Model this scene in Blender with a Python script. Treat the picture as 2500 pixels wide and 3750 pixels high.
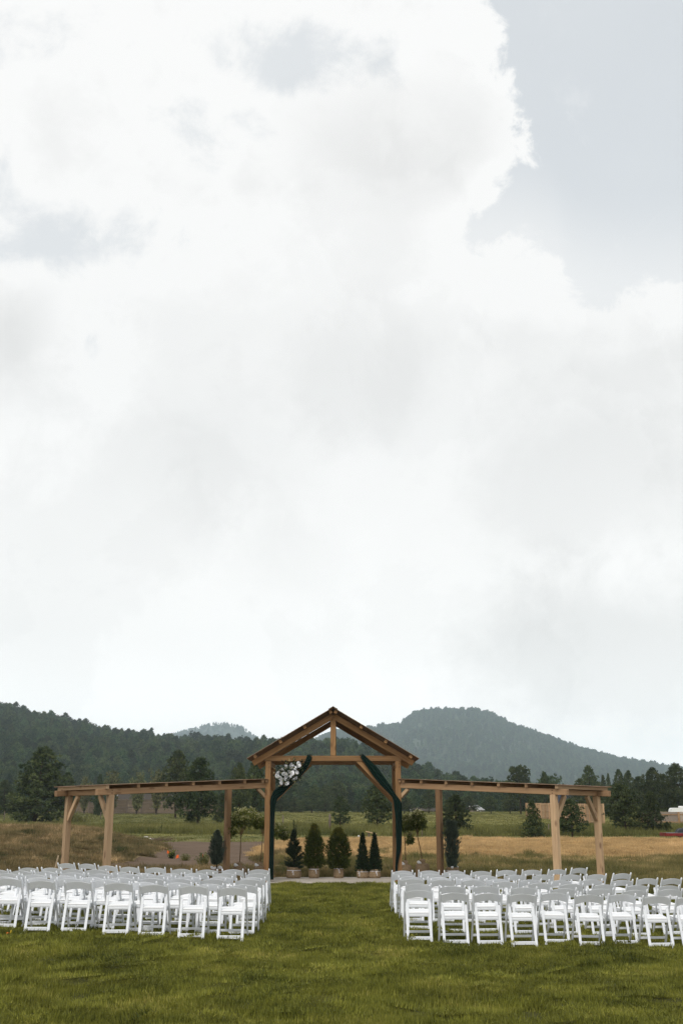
import bpy, math, random
import numpy as np
from mathutils import Vector, Matrix, Euler

for _o in list(bpy.data.objects):
    bpy.data.objects.remove(_o)
SC = bpy.context.scene
COL = SC.collection
R = math.radians

# ------------------------------------------------------------------ camera
EYE = 1.75
PITCH = 15.7596
cam_d = bpy.data.cameras.new('camera')
cam = bpy.data.objects.new('camera', cam_d)
COL.objects.link(cam)
cam.location = (0, 0, EYE)
cam.rotation_euler = (R(90 + PITCH), 0, 0)
cam_d.sensor_fit = 'VERTICAL'
cam_d.sensor_width = 24
cam_d.sensor_height = 36
cam_d.lens = 38.0
cam_d.clip_start = 0.1
cam_d.clip_end = 9000
cam_d.dof.use_dof = False
cam_d.dof.focus_distance = 20.0
cam_d.dof.aperture_fstop = 5.0
SC.camera = cam
SC.render.resolution_x = 682
SC.render.resolution_y = 1024

# ------------------------------------------------------------------ world: pale broken cloud
SUN_EL, SUN_AZ = 52.0, 196.0          # azimuth clockwise from +Y (the view direction)
world = bpy.data.worlds.new('World')
SC.world = world
world.use_nodes = True
WN = world.node_tree
WN.nodes.clear()


class NT:
    """small helper for building shader node graphs"""
    def __init__(self, tree):
        self.t = tree

    def n(self, typ, **kw):
        nd = self.t.nodes.new(typ)
        for k, v in kw.items():
            setattr(nd, k, v)
        return nd

    def set(self, sock, v):
        if isinstance(v, bpy.types.NodeSocket):
            self.t.links.new(v, sock)
        else:
            sock.default_value = v

    def m(self, op, a, b=None, c=None, clamp=False):
        nd = self.n('ShaderNodeMath', operation=op, use_clamp=clamp)
        self.set(nd.inputs[0], a)
        if b is not None:
            self.set(nd.inputs[1], b)
        if c is not None:
            self.set(nd.inputs[2], c)
        return nd.outputs[0]

    def noise(self, vec, scale, detail=4, rough=0.5, dist=0.0, lac=2.0):
        nd = self.n('ShaderNodeTexNoise')
        if vec is not None:
            self.set(nd.inputs['Vector'], vec)
        nd.inputs['Scale'].default_value = scale
        nd.inputs['Detail'].default_value = detail
        nd.inputs['Roughness'].default_value = rough
        nd.inputs['Distortion'].default_value = dist
        nd.inputs['Lacunarity'].default_value = lac
        return nd.outputs[0]

    def ramp(self, fac, stops, interp='LINEAR'):
        nd = self.n('ShaderNodeValToRGB')
        cr = nd.color_ramp
        cr.interpolation = interp
        while len(cr.elements) < len(stops):
            cr.elements.new(0.5)
        for e, (p, c) in zip(cr.elements, stops):
            e.position = p
            e.color = (c[0], c[1], c[2], 1) if not isinstance(c, (int, float)) else (c, c, c, 1)
        self.set(nd.inputs[0], fac)
        return nd.outputs[0]

    def mix(self, fac, a, b, mode='MIX'):
        nd = self.n('ShaderNodeMix', data_type='RGBA', blend_type=mode)
        self.set(nd.inputs[0], fac)
        for s, v in ((nd.inputs[6], a), (nd.inputs[7], b)):
            if isinstance(v, tuple):
                v = (v[0], v[1], v[2], 1)
            self.set(s, v)
        return nd.outputs[2]

    def mapr(self, v, a, b, c=0.0, d=1.0, smooth=False):
        nd = self.n('ShaderNodeMapRange')
        nd.interpolation_type = 'SMOOTHSTEP' if smooth else 'LINEAR'
        self.set(nd.inputs[0], v)
        for i, q in enumerate((a, b, c, d)):
            self.set(nd.inputs[1 + i], q)
        return nd.outputs[0]


def build_world():
    w = NT(WN)
    tc = w.n('ShaderNodeTexCoord')
    gen = tc.outputs['Generated']
    sep = w.n('ShaderNodeSeparateXYZ')
    w.set(sep.inputs[0], gen)
    x, y, z = sep.outputs
    az = w.m('ARCTAN2', x, y)
    el = w.m('ARCSINE', z)
    # billow noise, one set of coordinates for the whole dome
    big = w.m('SUBTRACT', w.noise(gen, 3.2, 3, 0.5), 0.5)
    fine = w.m('SUBTRACT', w.noise(gen, 7.5, 12, 0.62, 0.25), 0.5)
    ridg = w.m('SUBTRACT', w.noise(gen, 24.0, 12, 0.66, 0.4), 0.5)
    wob = w.m('ADD', w.m('MULTIPLY', fine, 0.34), w.m('MULTIPLY', ridg, 0.13))
    wob = w.m('ADD', wob, w.m('MULTIPLY', big, 0.12))

    def blob(ca, ce, ra, re):
        da = w.m('DIVIDE', w.m('SUBTRACT', az, ca), ra)
        de = w.m('DIVIDE', w.m('SUBTRACT', el, ce), re)
        r = w.m('SQRT', w.m('ADD', w.m('MULTIPLY', da, da), w.m('MULTIPLY', de, de)))
        return w.m('MULTIPLY', w.m('SUBTRACT', 1.0, r), min(ra, re))
    # the broad clear bay to the upper right: right of one wandering edge, above another
    def curve(v, x0, x1, pts):
        nd = w.n('ShaderNodeFloatCurve')
        cv = nd.mapping.curves[0]
        ys = [p[1] for p in pts]
        lo, hi = min(ys) - .02, max(ys) + .02
        while len(cv.points) < len(pts):
            cv.points.new(0.5, 0.5)
        for q, (px_, py_) in zip(cv.points, pts):
            q.location = ((px_ - x0) / (x1 - x0), (py_ - lo) / (hi - lo))
            q.handle_type = 'AUTO'
        nd.mapping.update()
        w.set(nd.inputs['Value'], w.mapr(v, x0, x1))
        return w.mapr(nd.outputs[0], 0, 1, lo, hi)
    u0 = curve(el, .46, .80, [(.46, .120), (.513, .128), (.535, .140), (.557, .166), (.585, .186), (.61, .186), (.64, .176), (.67, .168), (.71, .160), (.80, .150)])
    v0 = curve(az, .08, .60, [(.08, .520), (.13, .508), (.18, .500), (.215, .486), (.235, .466), (.28, .450), (.33, .445), (.45, .45), (.60, .45)])
    g1 = w.m('SUBTRACT', az, u0)
    g2 = w.m('SUBTRACT', el, v0)
    bay = w.m('SMOOTH_MIN', g1, g2, 0.012)
    bay = w.m('MULTIPLY_ADD', wob, 0.34, bay)
    bay = w.m('MULTIPLY_ADD', ridg, 0.055, bay)
    small = None
    for (ca, ce, ra, re, k) in SKY_GAPS:
        q = w.m('SUBTRACT', blob(ca, ce, ra, re), k)
        small = q if small is None else w.m('MAXIMUM', small, q)
    small = w.m('MULTIPLY_ADD', wob, 0.55, small)
    gap = w.m('MAXIMUM', bay, small)
    mask = w.m('MAXIMUM', w.mapr(bay, -0.003, 0.013, 0.0, 1.0, True), w.mapr(small, -0.006, 0.034, 0.0, 0.78, True))
    mask = w.m('MULTIPLY', mask, w.m('MAXIMUM', w.mapr(g2, 0.0, 0.10, 0.40, 1.0, True), w.mapr(bay, -0.01, -0.002, 1.0, 0.0)))
    # wisps drifting over the clear sky
    wisp = w.mapr(w.noise(gen, 11.0, 10, 0.65, 0.6), 0.56, 0.70, 0.0, 0.85, True)
    wz = w.mapr(bay, 0.0, 0.09, 0.75, 0.0, True)
    mask = w.m('SUBTRACT', mask, w.m('MULTIPLY', w.m('MULTIPLY', wisp, wz), mask), clamp=True)
    # cloud body: bright rims, faintly greyer bellies
    body = w.m('SUBTRACT', w.noise(gen, 4.5, 5, 0.55, 0.4), 0.5)
    belly = w.m('MULTIPLY', body, 0.12)
    for (ca, ce, ra, re, k) in SKY_BELLIES:
        bl = w.m('ADD', blob(ca, ce, ra, re), w.m('MULTIPLY', wob, 0.45))
        belly = w.m('SUBTRACT', belly, w.m('MULTIPLY', w.mapr(bl, -0.01, 0.06, 0, 1, True), k))
    # overlapping banks of cloud: soft edged steps in brightness
    for sc, t0, k in ((2.6, .50, .042), (5.2, .53, .026)):
        bk = w.mapr(w.noise(gen, sc, 11, 0.60, 0.35), t0, t0 + .045, 0, 1, True)
        belly = w.m('SUBTRACT', belly, w.m('MULTIPLY', bk, k))
    belly = w.m('ADD', belly, .02)
    rim = w.m('MULTIPLY', w.mapr(gap, -0.07, 0.0, 0, 1, True), 0.10)
    lum = w.m('ADD', w.m('ADD', 0.93, belly), rim)
    # the cloud deck thins and brightens towards the horizon all round
    glow = w.m('ADD', w.mapr(el, 0.0, 0.42, 1.34, 1.0, True), w.mapr(el, 0.0, 0.17, 0.62, 0.0, True))
    lum = w.m('MULTIPLY', w.m('MINIMUM', lum, 0.99), glow)
    comb = w.n('ShaderNodeCombineColor')
    w.set(comb.inputs[0], lum)
    w.set(comb.inputs[1], w.m('MULTIPLY', lum, w.mapr(el, 0.0, 0.35, 0.98, 0.997)))
    w.set(comb.inputs[2], w.m('MULTIPLY', lum, w.mapr(el, 0.0, 0.35, 0.955, 0.988)))
    # thin veil over the clear sky
    veil = w.mapr(w.noise(gen, 2.4, 3, 0.5), 0.3, 0.7, 0.80, 0.92)
    sky = w.n('ShaderNodeTexSky')
    sky.sky_type = 'NISHITA'
    sky.sun_disc = False
    sky.sun_elevation = R(SUN_EL)
    sky.sun_rotation = R(SUN_AZ)
    sky.altitude = 2000
    b_sky = w.n('ShaderNodeBackground')
    w.set(b_sky.inputs[0], sky.outputs[0])
    b_sky.inputs[1].default_value = 0.10
    b_veil = w.n('ShaderNodeBackground')
    b_veil.inputs[0].default_value = (0.765, 0.79, 0.805, 1)
    b_veil.inputs[1].default_value = 0.80
    mx1 = w.n('ShaderNodeMixShader')
    w.set(mx1.inputs[0], veil)
    w.t.links.new(b_sky.outputs[0], mx1.inputs[1])
    w.t.links.new(b_veil.outputs[0], mx1.inputs[2])
    b_cl = w.n('ShaderNodeBackground')
    w.set(b_cl.inputs[0], comb.outputs[0])
    b_cl.inputs[1].default_value = CLOUD_STRENGTH
    mx2 = w.n('ShaderNodeMixShader')
    w.set(mx2.inputs[0], mask)
    w.t.links.new(b_cl.outputs[0], mx2.inputs[1])
    w.t.links.new(mx1.outputs[0], mx2.inputs[2])
    out = w.n('ShaderNodeOutputWorld')
    w.t.links.new(mx2.outputs[0], out.inputs[0])


CLOUD_STRENGTH = 0.77
SKY_GAPS = [(-0.006, 0.6722, 0.098, 0.0202, 0.0), (0.1341, 0.6859, 0.0206, 0.0126, 0.0), (-0.1828, 0.6238, 0.0659, 0.0239, 0.006), (-0.281, 0.5089, 0.08, 0.0274, 0.006), (-0.3134, 0.668, 0.0835, 0.0324, 0.006), (-0.2424, 0.4205, 0.0287, 0.0453, 0.012), (-0.2798, 0.3418, 0.03, 0.0217, 0.018), (-0.3413, 0.5596, 0.0181, 0.0326, 0.006)]
SKY_BELLIES = [(0.073, 0.6238, 0.1206, 0.0651, 0.07), (0.0136, 0.3994, 0.1029, 0.0738, 0.08), (-0.1191, 0.3171, 0.1111, 0.0871, 0.045), (0.2215, 0.2996, 0.1452, 0.0931, 0.1), (0.2597, 0.1384, 0.1781, 0.0968, 0.15), (-0.316, 0.4127, 0.0504, 0.0698, 0.1), (-0.0518, 0.2306, 0.0907, 0.0504, 0.04), (0.177, 0.4306, 0.058, 0.0266, 0.06), (-0.3342, 0.5896, 0.0369, 0.0193, 0.04)]
build_world()

sun_d = bpy.data.lights.new('sun', 'SUN')
sun_d.energy = 1.5
sun_d.angle = R(20)
sun_d.color = (1.0, 0.96, 0.9)
sun = bpy.data.objects.new('sun', sun_d)
COL.objects.link(sun)
_sd = Vector((math.sin(R(SUN_AZ)) * math.cos(R(SUN_EL)), math.cos(R(SUN_AZ)) * math.cos(R(SUN_EL)), math.sin(R(SUN_EL))))
sun.rotation_euler = _sd.to_track_quat('Z', 'Y').to_euler()
sun.location = _sd * 50

SC.view_settings.view_transform = 'Standard'
SC.view_settings.look = 'None'
SC.view_settings.gamma = 1
SC.view_settings.use_curve_mapping = False
SC.view_settings.exposure = 0.38
SC.render.engine = 'CYCLES'
SC.cycles.max_bounces = 6
SC.cycles.transparent_max_bounces = 8
SC.cycles.volume_bounces = 2
SC.cycles.use_denoising = True
SC.cycles.denoiser = 'OPENIMAGEDENOISE'
SC.cycles.denoising_input_passes = 'RGB_ALBEDO_NORMAL'
SC.cycles.denoising_prefilter = 'NONE'
SC.cycles.use_adaptive_sampling = False

# ------------------------------------------------------------------ the lie of the land
def sstep(a, b, x):
    t = np.clip((np.asarray(x, float) - a) / (b - a), 0, 1)
    return t * t * (3 - 2 * t)


def vnoise(x, y, seed=0):
    x = np.asarray(x, float); y = np.asarray(y, float)
    xi = np.floor(x).astype(np.int64); yi = np.floor(y).astype(np.int64)
    xf = x - xi; yf = y - yi
    u = xf * xf * (3 - 2 * xf); v = yf * yf * (3 - 2 * yf)

    def h(a, b):
        n = (a * 374761393 + b * 668265263 + seed * 974634777) & 0xFFFFFFFF
        n = ((n ^ (n >> 13)) * 1274126177) & 0xFFFFFFFF
        return ((n ^ (n >> 16)) & 0xFFFF) / 65535.0
    a = h(xi, yi); b = h(xi + 1, yi); c = h(xi, yi + 1); d = h(xi + 1, yi + 1)
    return (a * (1 - u) + b * u) * (1 - v) + (c * (1 - u) + d * u) * v


def fbm(x, y, seed=0, oct=3):
    s = 0; a = 0.5; f = 1.0
    for i in range(oct):
        s = s + a * (vnoise(x * f, y * f, seed + i) - 0.5)
        a *= 0.5; f *= 2.03
    return s


B_Y = [-80, 33.8, 37, 42, 48, 54, 64, 80, 110, 160, 240, 330, 500, 5300]
B_Z = [0, 0, .07, .20, .32, .45, .60, .80, 1.15, 1.85, 2.8, 3.6, 6.0, 18.0]


def berm_f(X, Y):
    X = np.asarray(X, float); Y = np.asarray(Y, float)
    return sstep(6.5, 11.8, -X) * sstep(30.5, 46, Y) * (1 - sstep(47, 56, Y))


def mound_f(X, Y):
    X = np.asarray(X, float); Y = np.asarray(Y, float)
    return sstep(-4.3, -1.5, X) * sstep(34, 50, Y) * (1 - sstep(50.5, 58, Y))


def ground_z(X, Y, rough=True):
    X = np.asarray(X, float); Y = np.asarray(Y, float)
    z = np.interp(Y, B_Y, B_Z)
    s = .024 * (1 - .6 * sstep(19, 24, Y)) * (1 - sstep(25, 31, Y))
    z = z - s * np.clip(X, -9, 9) - .02 * (1 - sstep(22, 30, Y))
    z = z + 1.02 * berm_f(X, Y) + .36 * mound_f(X, Y)
    if rough:
        lump = sstep(0.02, .3, berm_f(X, Y)) + sstep(.02, .3, mound_f(X, Y)) + .35 * sstep(34, 40, Y) * (1 - sstep(60, 90, Y))
        z = z + np.clip(lump, 0, 1) * (.26 * fbm(X * .6, Y * .75, 5, 5))
        lw = 1 - sstep(29.0, 30.6, Y)
        z = z + lw * (.06 * fbm(X * .6, Y * 1.2, 11, 4))
        # a settled sod seam across the aisle
        d = np.abs((Y - 20.6) - .55 * (X - 0)) * .87
        z = z - lw * .07 * np.exp(-(d / .13) ** 2) * sstep(-1.9, -1.3, X) * (1 - sstep(.5, 1.0, X))
    return z


def gz(x, y):
    return float(ground_z(x, y))

# ------------------------------------------------------------------ materials (procedural)
def new_mat(name):
    m = bpy.data.materials.new(name)
    m.use_nodes = True
    t = m.node_tree
    t.nodes.clear()
    w = NT(t)
    out = w.n('ShaderNodeOutputMaterial')
    return m, w, out


def principled(w, out, color, rough=0.6, spec=0.3, bump=None, bump_d=0.01, bump_s=0.5):
    b = w.n('ShaderNodeBsdfPrincipled')
    if isinstance(color, tuple):
        color = (color[0], color[1], color[2], 1)
    w.set(b.inputs['Base Color'], color)
    w.set(b.inputs['Roughness'], rough)
    b.inputs['Specular IOR Level'].default_value = spec
    if bump is not None:
        bn = w.n('ShaderNodeBump')
        bn.inputs['Strength'].default_value = bump_s
        bn.inputs['Distance'].default_value = bump_d
        w.set(bn.inputs['Height'], bump)
        w.t.links.new(bn.outputs[0], b.inputs['Normal'])
    w.t.links.new(b.outputs[0], out.inputs[0])
    return b


def mapped(w, kind='Object', scale=(1, 1, 1), loc_rand=True):
    tc = w.n('ShaderNodeTexCoord')
    mp = w.n('ShaderNodeMapping')
    w.t.links.new(tc.outputs[kind], mp.inputs[0])
    mp.inputs['Scale'].default_value = scale
    if loc_rand:
        oi = w.n('ShaderNodeObjectInfo')
        cx = w.n('ShaderNodeCombineXYZ')
        r = oi.outputs['Random']
        w.set(cx.inputs[0], w.m('MULTIPLY', r, 37.0))
        w.set(cx.inputs[1], w.m('MULTIPLY', r, 91.0))
        w.set(cx.inputs[2], w.m('MULTIPLY', r, 53.0))
        w.t.links.new(cx.outputs[0], mp.inputs['Location'])
    return mp.outputs[0]


def wood_mat(name, light, dark, knot=(0.10, 0.05, 0.025), rough=0.75, amt=0.5):
    m, w, out = new_mat(name)
    v = mapped(w, 'Object', (0.8, 16, 16))
    g = w.noise(v, 1.6, 6, 0.6, 0.8)
    v2 = mapped(w, 'Object', (0.5, 3, 3))
    g2 = w.noise(v2, 1.2, 3, 0.5)
    f = w.m('ADD', w.m('MULTIPLY', g, 0.65), w.m('MULTIPLY', g2, 0.45))
    col = w.ramp(f, [(0.33, dark), (0.55, tuple((a + b) / 2 for a, b in zip(light, dark))), (0.75, light)])
    v3 = mapped(w, 'Object', (1.9, 5.5, 5.5))
    vo = w.n('ShaderNodeTexVoronoi')
    w.set(vo.inputs['Vector'], v3)
    vo.inputs['Scale'].default_value = 1.0
    kn = w.mapr(vo.outputs['Distance'], 0.10, 0.24, amt, 0.0, True)
    col = w.mix(kn, col, knot)
    oi = w.n('ShaderNodeObjectInfo')
    hs = w.n('ShaderNodeHueSaturation')
    w.set(hs.inputs['Value'], w.mapr(oi.outputs['Random'], 0, 1, 0.74, 1.2))
    w.set(hs.inputs['Color'], col)
    ck = w.noise(mapped(w, 'Object', (0.45, 24, 24)), 1.5, 3, 0.6)
    crack = w.mapr(ck, 0.68, 0.74, 0.0, 0.55, True)
    col2 = w.mix(crack, hs.outputs[0], (knot[0] * .6, knot[1] * .6, knot[2] * .6))
    principled(w, out, col2, rough, 0.2, g, 0.004, 0.5)
    return m


def plain_mat(name, col, rough=0.6, spec=0.3, var=0.12, scale=6.0, bump=0.0, coord='Object', emit=None):
    m, w, out = new_mat(name)
    n = w.noise(mapped(w, coord, (1, 1, 1)), scale, 5, 0.6)
    hs = w.n('ShaderNodeHueSaturation')
    hs.inputs['Color'].default_value = (*col, 1)
    w.set(hs.inputs['Value'], w.mapr(n, 0.3, 0.7, 1 - var, 1 + var))
    principled(w, out, hs.outputs[0], rough, spec, n if bump else None, bump or 0.01, 0.6)
    return m


def leaf_mat(name, dark, light, warm=None, trans=0.25, rough=0.6, tint_attr='tint', hue_rand=0.0, vrand=(0.8, 1.2), world_scale=None):
    """foliage: per clump tint attribute + per plant variation, a little light through the leaf"""
    m, w, out = new_mat(name)
    at = w.n('ShaderNodeAttribute', attribute_name=tint_attr)
    f = at.outputs['Fac']
    if world_scale:
        ge = w.n('ShaderNodeNewGeometry')
        wn = w.noise(ge.outputs['Position'], world_scale, 3, 0.55)
        wb = w.noise(ge.outputs['Position'], world_scale * .27, 2, 0.5)
        wn = w.m('ADD', w.m('MULTIPLY', wn, 0.65), w.m('MULTIPLY', wb, 0.35))
        f = w.m('ADD', w.m('MULTIPLY', f, 0.5), w.m('SUBTRACT', w.m('MULTIPLY', wn, 2.2), 0.88), clamp=True)
    stops = [(0.0, dark), (0.75, light)]
    if warm:
        stops.append((1.0, warm))
    col = w.ramp(f, stops)
    oi = w.n('ShaderNodeObjectInfo')
    hs = w.n('ShaderNodeHueSaturation')
    w.set(hs.inputs['Value'], w.mapr(oi.outputs['Random'], 0, 1, vrand[0], vrand[1]))
    if hue_rand:
        r2 = w.m('FRACT', w.m('MULTIPLY', oi.outputs['Random'], 13.7))
        w.set(hs.inputs['Hue'], w.mapr(r2, 0, 1, 0.5 - hue_rand, 0.5 + hue_rand))
    w.set(hs.inputs['Color'], col)
    d = w.n('ShaderNodeBsdfPrincipled')
    w.set(d.inputs['Base Color'], hs.outputs[0])
    d.inputs['Roughness'].default_value = rough
    d.inputs['Specular IOR Level'].default_value = 0.15
    tr = w.n('ShaderNodeBsdfTranslucent')
    w.set(tr.inputs[0], hs.outputs[0])
    mx = w.n('ShaderNodeMixShader')
    mx.inputs[0].default_value = trans
    w.t.links.new(d.outputs[0], mx.inputs[1])
    w.t.links.new(tr.outputs[0], mx.inputs[2])
    w.t.links.new(mx.outputs[0], out.inputs[0])
    return m


def ground_mat(name, stops, big=0.35, small=3.0, stretch=1.0, rough=0.95, bump=0.03, speck=None):
    """soil and sward colour from world position, patchy at two sizes"""
    m, w, out = new_mat(name)
    ge = w.n('ShaderNodeNewGeometry')
    mp = w.n('ShaderNodeMapping')
    w.t.links.new(ge.outputs['Position'], mp.inputs[0])
    mp.inputs['Scale'].default_value = (1, stretch, 1)
    a = w.noise(mp.outputs[0], big, 4, 0.55, 0.3)
    b = w.noise(mp.outputs[0], small, 6, 0.65)
    c = w.noise(mp.outputs[0], small * 7, 4, 0.6)
    f = w.m('ADD', w.m('ADD', w.m('MULTIPLY', a, 0.62), w.m('MULTIPLY', b, 0.45)), w.m('MULTIPLY', c, 0.25))
    f = w.m('SUBTRACT', f, 0.16)
    col = w.ramp(f, stops)
    if speck:
        s = w.noise(mp.outputs[0], speck[0], 3, 0.5)
        col = w.mix(w.mapr(s, speck[1], speck[1] + 0.08, 0, speck[3], True), col, speck[2])
    principled(w, out, col, rough, 0.05, w.m('ADD', b, w.m('MULTIPLY', c, 0.5)), bump, 0.8)
    return m


M = {}
M['cedar'] = wood_mat('stained_timber', (0.36, 0.205, 0.088), (0.16, 0.082, 0.036), knot=(0.07, 0.035, 0.016), amt=0.6)
M['fir'] = wood_mat('fresh_timber', (0.54, 0.375, 0.225), (0.32, 0.205, 0.115), knot=(0.12, 0.06, 0.03), amt=0.65)
M['fir_dark'] = wood_mat('warm_timber', (0.40, 0.255, 0.140), (0.22, 0.125, 0.064), knot=(0.10, 0.05, 0.025), amt=0.55)  # darker fir; on the inner wing posts it paints in the roof's shade
M['rust_roof'] = plain_mat('rusted_sheet', (0.24, 0.15, 0.092), 0.65, 0.3, 0.35, 3.0, 0.003)
M['white_resin'] = plain_mat('white_resin', (0.75, 0.77, 0.80), 0.38, 0.4, 0.03, 9.0)
M['white_vinyl'] = plain_mat('white_vinyl', (0.82, 0.825, 0.835), 0.45, 0.35, 0.02, 7.0)
M['concrete'] = plain_mat('concrete', (0.42, 0.375, 0.32), 0.9, 0.1, 0.16, 2.5, 0.002)
M['burlap'] = plain_mat('burlap', (0.27, 0.195, 0.12), 0.95, 0.05, 0.28, 28.0, 0.004)
M['twine'] = plain_mat('white_ribbon', (0.72, 0.70, 0.72), 0.7, 0.2, 0.05)
M['bark'] = plain_mat('bark', (0.055, 0.04, 0.03), 0.95, 0.05, 0.4, 6.0, 0.01)
M['bark_pale'] = plain_mat('young_bark', (0.17, 0.115, 0.06), 0.9, 0.05, 0.25, 14.0)
M['pine'] = leaf_mat('pine_needles', (0.018, 0.034, 0.013), (0.092, 0.115, 0.042), (0.15, 0.165, 0.064), 0.14, hue_rand=0.015)
M['pine_far'] = leaf_mat('far_pine_needles', (0.012, 0.030, 0.012), (0.080, 0.115, 0.042), (0.125, 0.15, 0.06), 0.1, hue_rand=0.03, vrand=(0.45, 1.5))
M['pale_pine'] = leaf_mat('pale_needles', (0.035, 0.052, 0.022), (0.10, 0.125, 0.05), (0.14, 0.16, 0.07), 0.2)
M['willow'] = leaf_mat('willow_leaves', (0.07, 0.075, 0.03), (0.18, 0.18, 0.075), (0.21, 0.19, 0.09), 0.3, hue_rand=0.02)
M['spruce'] = leaf_mat('spruce_needles', (0.008, 0.016, 0.009), (0.028, 0.045, 0.022), (0.045, 0.065, 0.03), 0.06)
M['cedar_leaf'] = leaf_mat('arborvitae_sprays', (0.022, 0.040, 0.010), (0.105, 0.130, 0.026), (0.22, 0.20, 0.042), 0.22)
M['cone_leaf'] = leaf_mat('dark_cone_needles', (0.008, 0.018, 0.010), (0.026, 0.046, 0.020), (0.04, 0.062, 0.028), 0.06)
M['juniper'] = leaf_mat('juniper_needles', (0.035, 0.055, 0.044), (0.115, 0.150, 0.112), (0.16, 0.19, 0.13), 0.12)
M['tree_leaf'] = leaf_mat('broad_leaves', (0.05, 0.072, 0.014), (0.17, 0.195, 0.042), (0.34, 0.32, 0.10), 0.4)
M['blossom'] = leaf_mat('cream_blossom', (0.30, 0.30, 0.13), (0.58, 0.55, 0.32), (0.75, 0.72, 0.5), 0.3)
M['rose'] = plain_mat('white_petals', (0.88, 0.88, 0.90), 0.6, 0.2, 0.03, 30.0)
M['bouquet_leaf'] = leaf_mat('bouquet_leaves', (0.010, 0.020, 0.010), (0.035, 0.06, 0.03), (0.20, 0.22, 0.13), 0.15)
M['velvet'] = plain_mat('green_cloth', (0.0032, 0.0135, 0.0100), 0.9, 0.05, 0.35, 14.0, 0.002)
M['velvet'].node_tree.nodes['Principled BSDF'].inputs['Sheen Weight'].default_value = 0.05
M['peg'] = plain_mat('dark_peg', (0.03, 0.02, 0.015), 0.8, 0.1)
M['lawn_soil'] = ground_mat('lawn_soil', [(0.2, (0.032, 0.034, 0.010)), (0.5, (0.055, 0.055, 0.015)), (0.8, (0.085, 0.078, 0.024))], 0.5, 3.0, 0.8)
M['dry_soil'] = ground_mat('dry_sod', [(0.22, (0.14, 0.115, 0.055)), (0.5, (0.23, 0.17, 0.085)), (0.8, (0.33, 0.24, 0.125))], 0.5, 3.2, 1.0)
M['straw_soil'] = ground_mat('straw_field', [(0.2, (0.34, 0.235, 0.115)), (0.5, (0.46, 0.315, 0.155)), (0.8, (0.54, 0.38, 0.20))], 0.3, 2.4, 1.6, speck=(0.9, 0.66, (0.22, 0.17, 0.08), 0.4))
M['dirt'] = ground_mat('bare_dirt', [(0.2, (0.075, 0.052, 0.036)), (0.5, (0.125, 0.088, 0.062)), (0.8, (0.175, 0.128, 0.092))], 0.4, 2.2, 2.2)
M['meadow'] = ground_mat('meadow', [(0.2, (0.10, 0.105, 0.03)), (0.5, (0.19, 0.178, 0.052)), (0.8, (0.28, 0.225, 0.09))], 0.035, 0.35, 3.0, speck=(0.11, 0.66, (0.30, 0.23, 0.12), 0.5))
M['mown'] = ground_mat('mown_verge', [(0.2, (0.065, 0.072, 0.022)), (0.5, (0.125, 0.125, 0.04)), (0.8, (0.23, 0.18, 0.085))], 0.12, 0.8, 2.5)
M['hill_soil'] = ground_mat('hill_floor', [(0.2, (0.030, 0.042, 0.022)), (0.55, (0.05, 0.062, 0.03)), (0.8, (0.09, 0.085, 0.05))], 0.012, 0.08)
M['mesa_soil'] = ground_mat('mesa_floor', [(0.2, (0.035, 0.048, 0.028)), (0.6, (0.055, 0.068, 0.038)), (0.85, (0.11, 0.10, 0.075))], 0.006, 0.03)
M['lawn_blade'] = leaf_mat('lawn_blades', (0.054, 0.066, 0.011), (0.250, 0.248, 0.042), (0.45, 0.385, 0.11), 0.28, rough=0.5, vrand=(0.75, 1.25), world_scale=0.9)
M['dry_blade'] = leaf_mat('dry_blades', (0.045, 0.056, 0.020), (0.30, 0.215, 0.105), (0.68, 0.48, 0.27), 0.25, rough=0.7, vrand=(0.75, 1.25), world_scale=1.05)
M['mixed_blade'] = leaf_mat('mixed_blades', (0.062, 0.078, 0.022), (0.27, 0.215, 0.085), (0.60, 0.44, 0.22), 0.22, rough=0.7, vrand=(0.75, 1.2), world_scale=0.8)
M['straw_blade'] = leaf_mat('straw_blades', (0.36, 0.25, 0.115), (0.62, 0.43, 0.21), (0.74, 0.54, 0.30), 0.2, rough=0.7, vrand=(0.85, 1.1), world_scale=0.4)
M['tall_blade'] = leaf_mat('tall_blades', (0.062, 0.072, 0.020), (0.20, 0.190, 0.058), (0.38, 0.31, 0.14), 0.28, rough=0.7, vrand=(0.7, 1.25), world_scale=0.12)
M['grey_board'] = wood_mat('weathered_board', (0.22, 0.16, 0.105), (0.06, 0.046, 0.035), knot=(0.03, 0.025, 0.02), amt=0.7)
M['cedar_board'] = wood_mat('new_cedar_board', (0.48, 0.32, 0.19), (0.36, 0.225, 0.125), amt=0.3)
M['pale_board'] = wood_mat('pale_grey_board', (0.36, 0.30, 0.25), (0.26, 0.205, 0.165), amt=0.3)
M['post_wood'] = wood_mat('old_post', (0.17, 0.13, 0.10), (0.09, 0.07, 0.055), amt=0.4)
M['brown_roof'] = plain_mat('brown_shingle', (0.058, 0.048, 0.040), 0.95, 0.05, 0.1, 4.0)
M['navy_roof'] = plain_mat('slate_blue_shingle', (0.030, 0.037, 0.055), 0.85, 0.1, 0.15, 4.0)
M['white_paint'] = plain_mat('white_paint', (0.74, 0.74, 0.73), 0.5, 0.3, 0.05)
M['grey_roof'] = plain_mat('pale_grey_roof', (0.33, 0.33, 0.33), 0.7, 0.2, 0.1)
M['siding'] = plain_mat('siding', (0.19, 0.155, 0.12), 0.9, 0.05, 0.08)
M['window'] = plain_mat('window_glass', (0.03, 0.035, 0.04), 0.15, 0.5, 0.05)
M['red_paint'] = plain_mat('red_paint', (0.17, 0.012, 0.010), 0.5, 0.3, 0.3)
M['dark_metal'] = plain_mat('grey_metal', (0.13, 0.13, 0.14), 0.5, 0.4, 0.1)
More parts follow.
